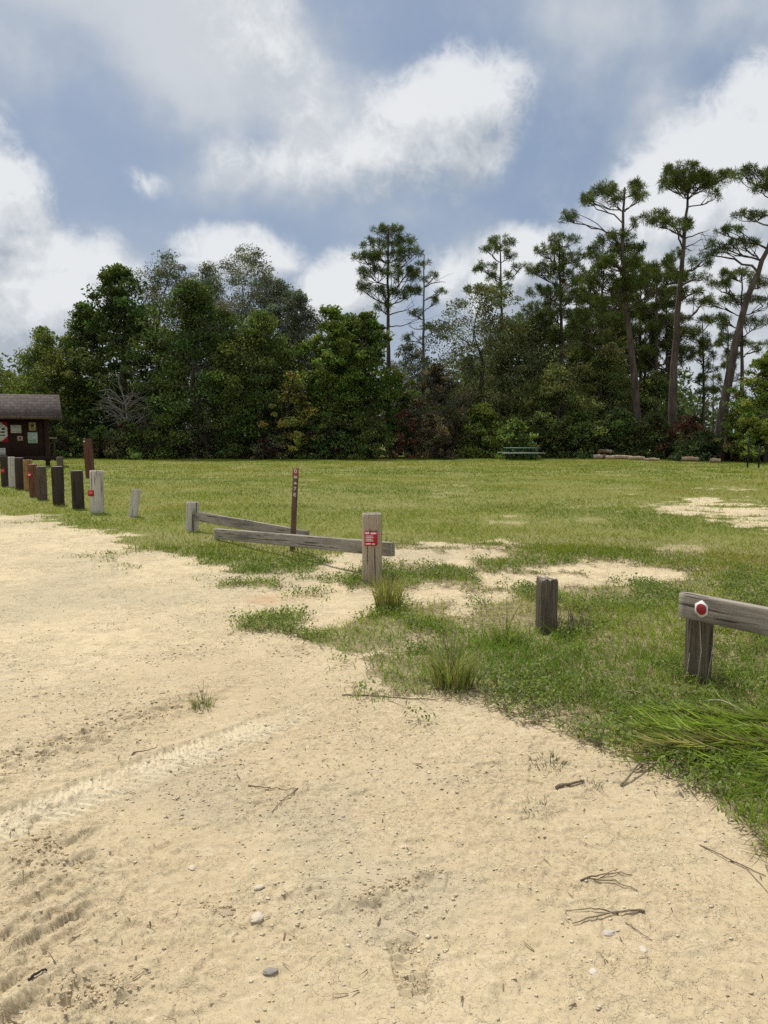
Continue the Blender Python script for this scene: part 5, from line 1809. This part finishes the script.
pine("pine_tree", "tallest flat topped pine with two needle tiers right of the forked pine", 48.5,
     [(671, 456), (674, 380), (678, 310), (684, 250), (687, 215), (690, 185)],
     [(692, 172, 22, 8), (674, 178, 18, 8), (712, 180, 16, 8), (694, 184, 20, 8), (680, 188, 12, 6), (721, 190, 8, 5), (666, 186, 9, 5),
      (664, 208, 13, 7), (660, 222, 12, 6), (674, 224, 12, 6), (668, 236, 8, 4), (697, 262, 11, 6), (706, 274, 9, 5), (668, 262, 8, 5), (690, 290, 10, 5), (700, 300, 9, 5)],
     0.29, (0.050, 0.074, 0.020), puff=0.60, group=PG_, dz=1.0, bare=((700, 240), (694, 250), (712, 228)))
pine("pine_tree", "leaning thick trunked pine tilting out over the right picture edge", 45,
     [(717, 462), (722, 410), (730, 360), (742, 305), (758, 262), (772, 225), (778, 190)],
     [(750, 172, 16, 8), (768, 178, 14, 9), (784, 170, 18, 8), (756, 190, 12, 6), (745, 212, 10, 5), (762, 214, 9, 5), (730, 230, 12, 7), (722, 242, 13, 6), (740, 244, 12, 6), (716, 248, 8, 5),
      (790, 200, 16, 8), (800, 225, 14, 8)],
     0.30, (0.048, 0.072, 0.020), puff=0.56, group=PG_, dz=0.6, bare=((758, 300), (768, 298)))
pine("pine_tree", "leafy lower pine seen behind the leaning trunk, near the right edge", 54, [(742, 456), (741, 340), (740, 270)],
     [(738, 272, 18, 7), (722, 284, 13, 6), (754, 284, 14, 7), (714, 298, 11, 6), (740, 298, 16, 7), (760, 302, 12, 6), (722, 318, 13, 6), (752, 322, 14, 7), (736, 340, 14, 6), (762, 345, 10, 6)], 0.18, (0.055, 0.078, 0.025), puff=0.6, dens=0.8, group=PG_)
pine("pine_tree", "darker pine half hidden between the forked pine and the tallest pine", 56, [(655, 456), (656, 340), (655, 265)],
     [(655, 268, 15, 7), (644, 284, 14, 7), (668, 290, 14, 7), (650, 306, 17, 8), (676, 314, 12, 6), (642, 326, 15, 7), (664, 336, 16, 7), (690, 330, 13, 7), (648, 352, 14, 7), (684, 352, 14, 7), (700, 345, 10, 6)], 0.2, (0.044, 0.064, 0.020), puff=0.66, group=PG_)
pine("pine_tree", "slim dark trunked pine between the dense pine and the forked pine", 55, [(600, 456), (600, 340), (604, 260)],
     [(606, 262, 12, 6), (592, 300, 13, 7), (612, 316, 15, 7), (586, 322, 14, 7), (598, 340, 16, 7), (616, 348, 12, 6), (578, 352, 14, 7), (604, 366, 15, 7)], 0.17, (0.052, 0.076, 0.022), puff=0.64, dens=0.9, group=PG_)
pine("pine_tree", "short pine with low foliage right of the tallest pine's trunk", 58, [(703, 456), (704, 390), (703, 318)],
     [(703, 322, 10, 5), (694, 336, 11, 6), (710, 342, 11, 6), (698, 356, 13, 6), (712, 366, 10, 5), (692, 378, 12, 6), (706, 390, 12, 6)], 0.14, (0.056, 0.078, 0.026), puff=0.6, dens=0.8, group=PG_)
pine("pine_tree", "small distant pine low in the gap left of the leaning trunk", 78, [(713, 452), (713, 420), (713, 372)],
     [(713, 376, 5, 4), (710, 386, 7, 4), (717, 392, 7, 4), (712, 402, 8, 4)], 0.13, (0.065, 0.088, 0.045), puff=0.6, dens=0.7, needles=40, group=PG_)
pine("pine_tree", "tall pine just outside the right picture edge", 44, [(835, 456), (832, 330), (836, 200)],
     [(836, 195, 24, 9), (815, 215, 18, 8), (856, 220, 18, 8), (838, 240, 20, 8), (820, 265, 14, 7), (850, 270, 16, 7)], 0.26, puff=0.66, dens=0.7, needles=48, group=PG_)

for (px, top, dp, wd) in ((550, 288, 61, 13), (602, 284, 62, 14), (676, 286, 61, 13), (630, 282, 64, 14), (532, 302, 60, 11), (577, 286, 60, 13), (590, 268, 62, 12), (621, 262, 60, 14), (640, 255, 63, 13), (668, 252, 60, 13),
                          (612, 318, 57, 15), (645, 312, 57, 15), (570, 322, 58, 15), (728, 322, 66, 9)):
    cl = []
    y = top + 3
    while y < min(top + 95, 392):
        f = min(1.0, 0.5 + (y - top) / 45)
        for _ in range(2):
            cl.append((px + random.uniform(-1, 1) * wd * f, y + random.uniform(-3, 3), wd * random.uniform(0.6, 0.95) * f, random.uniform(5, 8)))
        y += random.uniform(11, 15)
    pine("pine_tree", "slim pine in the crowd standing behind the big pines", dp, [(px + random.uniform(-3, 3), 455), (px, 360), (px, top + 2)], cl, 0.15,
         (0.054, 0.075, 0.024), group="slim pines crowded behind the big pines", puff=0.66, dens=0.8, needles=80, needle_w=0.02)

# ------------------------------------------------------------------ shrubs along the foot of the trees
SG = "bushes at the foot of the trees"
SHR = [  # px, depth, top, width px, colour, leaf, label, alt, share
    (22, 48, 412, 50, DG, .18, "dark bush behind the notice kiosk's right post", BR, .1),
    (72, 48, 418, 44, DG, .18, "dark bush in shade just right of the kiosk", BR, .15),
    (100, 47, 426, 34, MG, .16, "low brown flecked bush behind the tall reddish board post", RB, .3),
    (126, 46, 420, 46, (0.05, 0.066, 0.03), .16, "bush with reddish dead leaves below the bleached bare tree", RB, .25),
    (160, 45.5, 414, 56, MG, .17, "rounded mid green bush at the left foot of the trees", BR, .1),
    (200, 46, 424, 54, (0.045, 0.06, 0.03), .15, "low grey brown bush with dry twigs at its foot", BR, .3),
    (238, 46, 420, 50, DG, .17, "very dark bush left of the yellowish bush", BR, .15),
    (292, 45.8, 374, 46, YG, .17, "tall yellowish green bush with bronze tinted leaves", BR, .3),
    (270, 45, 434, 34, (0.055, 0.06, 0.035), .15, "small low reddish bush at the foot of the yellowish one", RB, .4),
    (325, 45.5, 418, 48, DG, .18, "dark low bush under the fresh green pointed tree", RB, .15),
    (366, 45.5, 412, 50, (0.042, 0.066, 0.018), .18, "dark green bush under the lone tall pine", RB, .1),
    (406, 46, 394, 28, RB, .16, "upright red brown dying bush near the centre of the tree line", DG, .4),
    (432, 45.5, 410, 44, (0.06, 0.06, 0.035), .15, "brownish twiggy bush left of the bright green bush", BR, .35),
    (482, 48.2, 404, 54, (0.078, 0.118, 0.026), .22, "bright green broad leaved bush left of the picnic table", None, 0),
    (516, 46, 418, 44, MG, .19, "mid green bush right behind the picnic table", None, 0),
    (548, 48.2, 414, 46, (0.045, 0.075, 0.02), .20, "leafy bush just right of the picnic table", None, 0),
    (582, 47.6, 406, 60, (0.048, 0.078, 0.022), .20, "big leafy bush behind the left end of the log heap", None, 0),
    (620, 47.4, 408, 60, (0.040, 0.066, 0.02), .20, "dark bush behind the long pale log", None, 0),
    (652, 46.6, 412, 52, (0.034, 0.054, 0.018), .19, "dark low bush right of the slim pale log", RB, .1),
    (690, 45.2, 414, 50, RB, .16, "red brown withered bush between the tallest pine and the leaning pine", DG, .25),
    (706, 43.2, 430, 56, (0.036, 0.058, 0.022), .18, "dark low bush before the leaning pine's foot", RB, .12),
    (738, 42, 432, 34, (0.07, 0.052, 0.03), .16, "small rusty brown bush right of the leaning pine's foot", RB, .4),
    (766, 41, 430, 40, MG, .17, "green brown bush at the right picture edge behind the thin posts", RB, .3),
]
for (px, dp, top, w, c, lf, lab, alt, sh) in SHR:
    broad("bush", lab, px, dp, top, w * 1.18, c, 'shrub', z0=0.0, clumps=int(46 + w * 0.7), leaves=52, leaf=lf, clump_r=0.22, group=SG, cat="bush",
          trunk_r=0.05, alt=alt, alt_share=sh, vis_limbs=10)


# ------------------------------------------------------------------ the wood going on behind, one mass
def far_wood():
    G = Geo(); T = Geo()
    n = 430
    for i in range(n):
        a = R(rng.uniform(-42, 42))
        dep = rng.uniform(60, 96)
        x = math.tan(a) * dep
        px = 384 + F * x / dep
        top = np.interp(px, [-300, 60, 150, 330, 420, 470, 620, 690, 735, 800, 1000], [330, 345, 320, 340, 366, 335, 318, 360, 400, 350, 330])
        H = hat(top, dep) * rng.uniform(0.55, 1.0) * (1 + 0.0)
        W = rng.uniform(1.6, 3.2)
        m = 210
        t = rng.random(m)
        d = rng.normal(0, 1, (m, 3)); d /= np.linalg.norm(d, axis=1)[:, None]
        pos = np.array((x, dep, H * 0.5)) + d * rng.random((m, 1)) ** 0.4 * np.array((W, W, H * 0.5))
        pos += np.sin(pos[:, ::-1] * 2.3 + i) * 0.3
        k = pos[:, 2] > 0.05
        pos = pos[k]
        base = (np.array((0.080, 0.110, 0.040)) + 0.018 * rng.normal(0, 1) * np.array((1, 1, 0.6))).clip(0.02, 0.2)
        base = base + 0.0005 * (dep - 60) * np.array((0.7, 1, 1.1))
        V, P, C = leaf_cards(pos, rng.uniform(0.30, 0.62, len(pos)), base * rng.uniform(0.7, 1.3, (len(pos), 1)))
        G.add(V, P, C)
        if i % 3 == 0:
            T.tube([(x, dep, -0.1), (x + rng.normal(0, .2), dep, H * 0.5), (x + rng.normal(0, .3), dep, H * 0.9)], (0.14, 0.1, 0.04), 5, np.array((0.11, 0.09, 0.075)), cap=False)
    G.add(np.concatenate(T.V), [np.concatenate(v) for v in T.P.values()], np.concatenate(T.C))
    o = G.build("woods", M_LEAF)
    tag(o, "dense shaded woodland going on behind the front trees", "woods", kind="stuff")


far_wood()
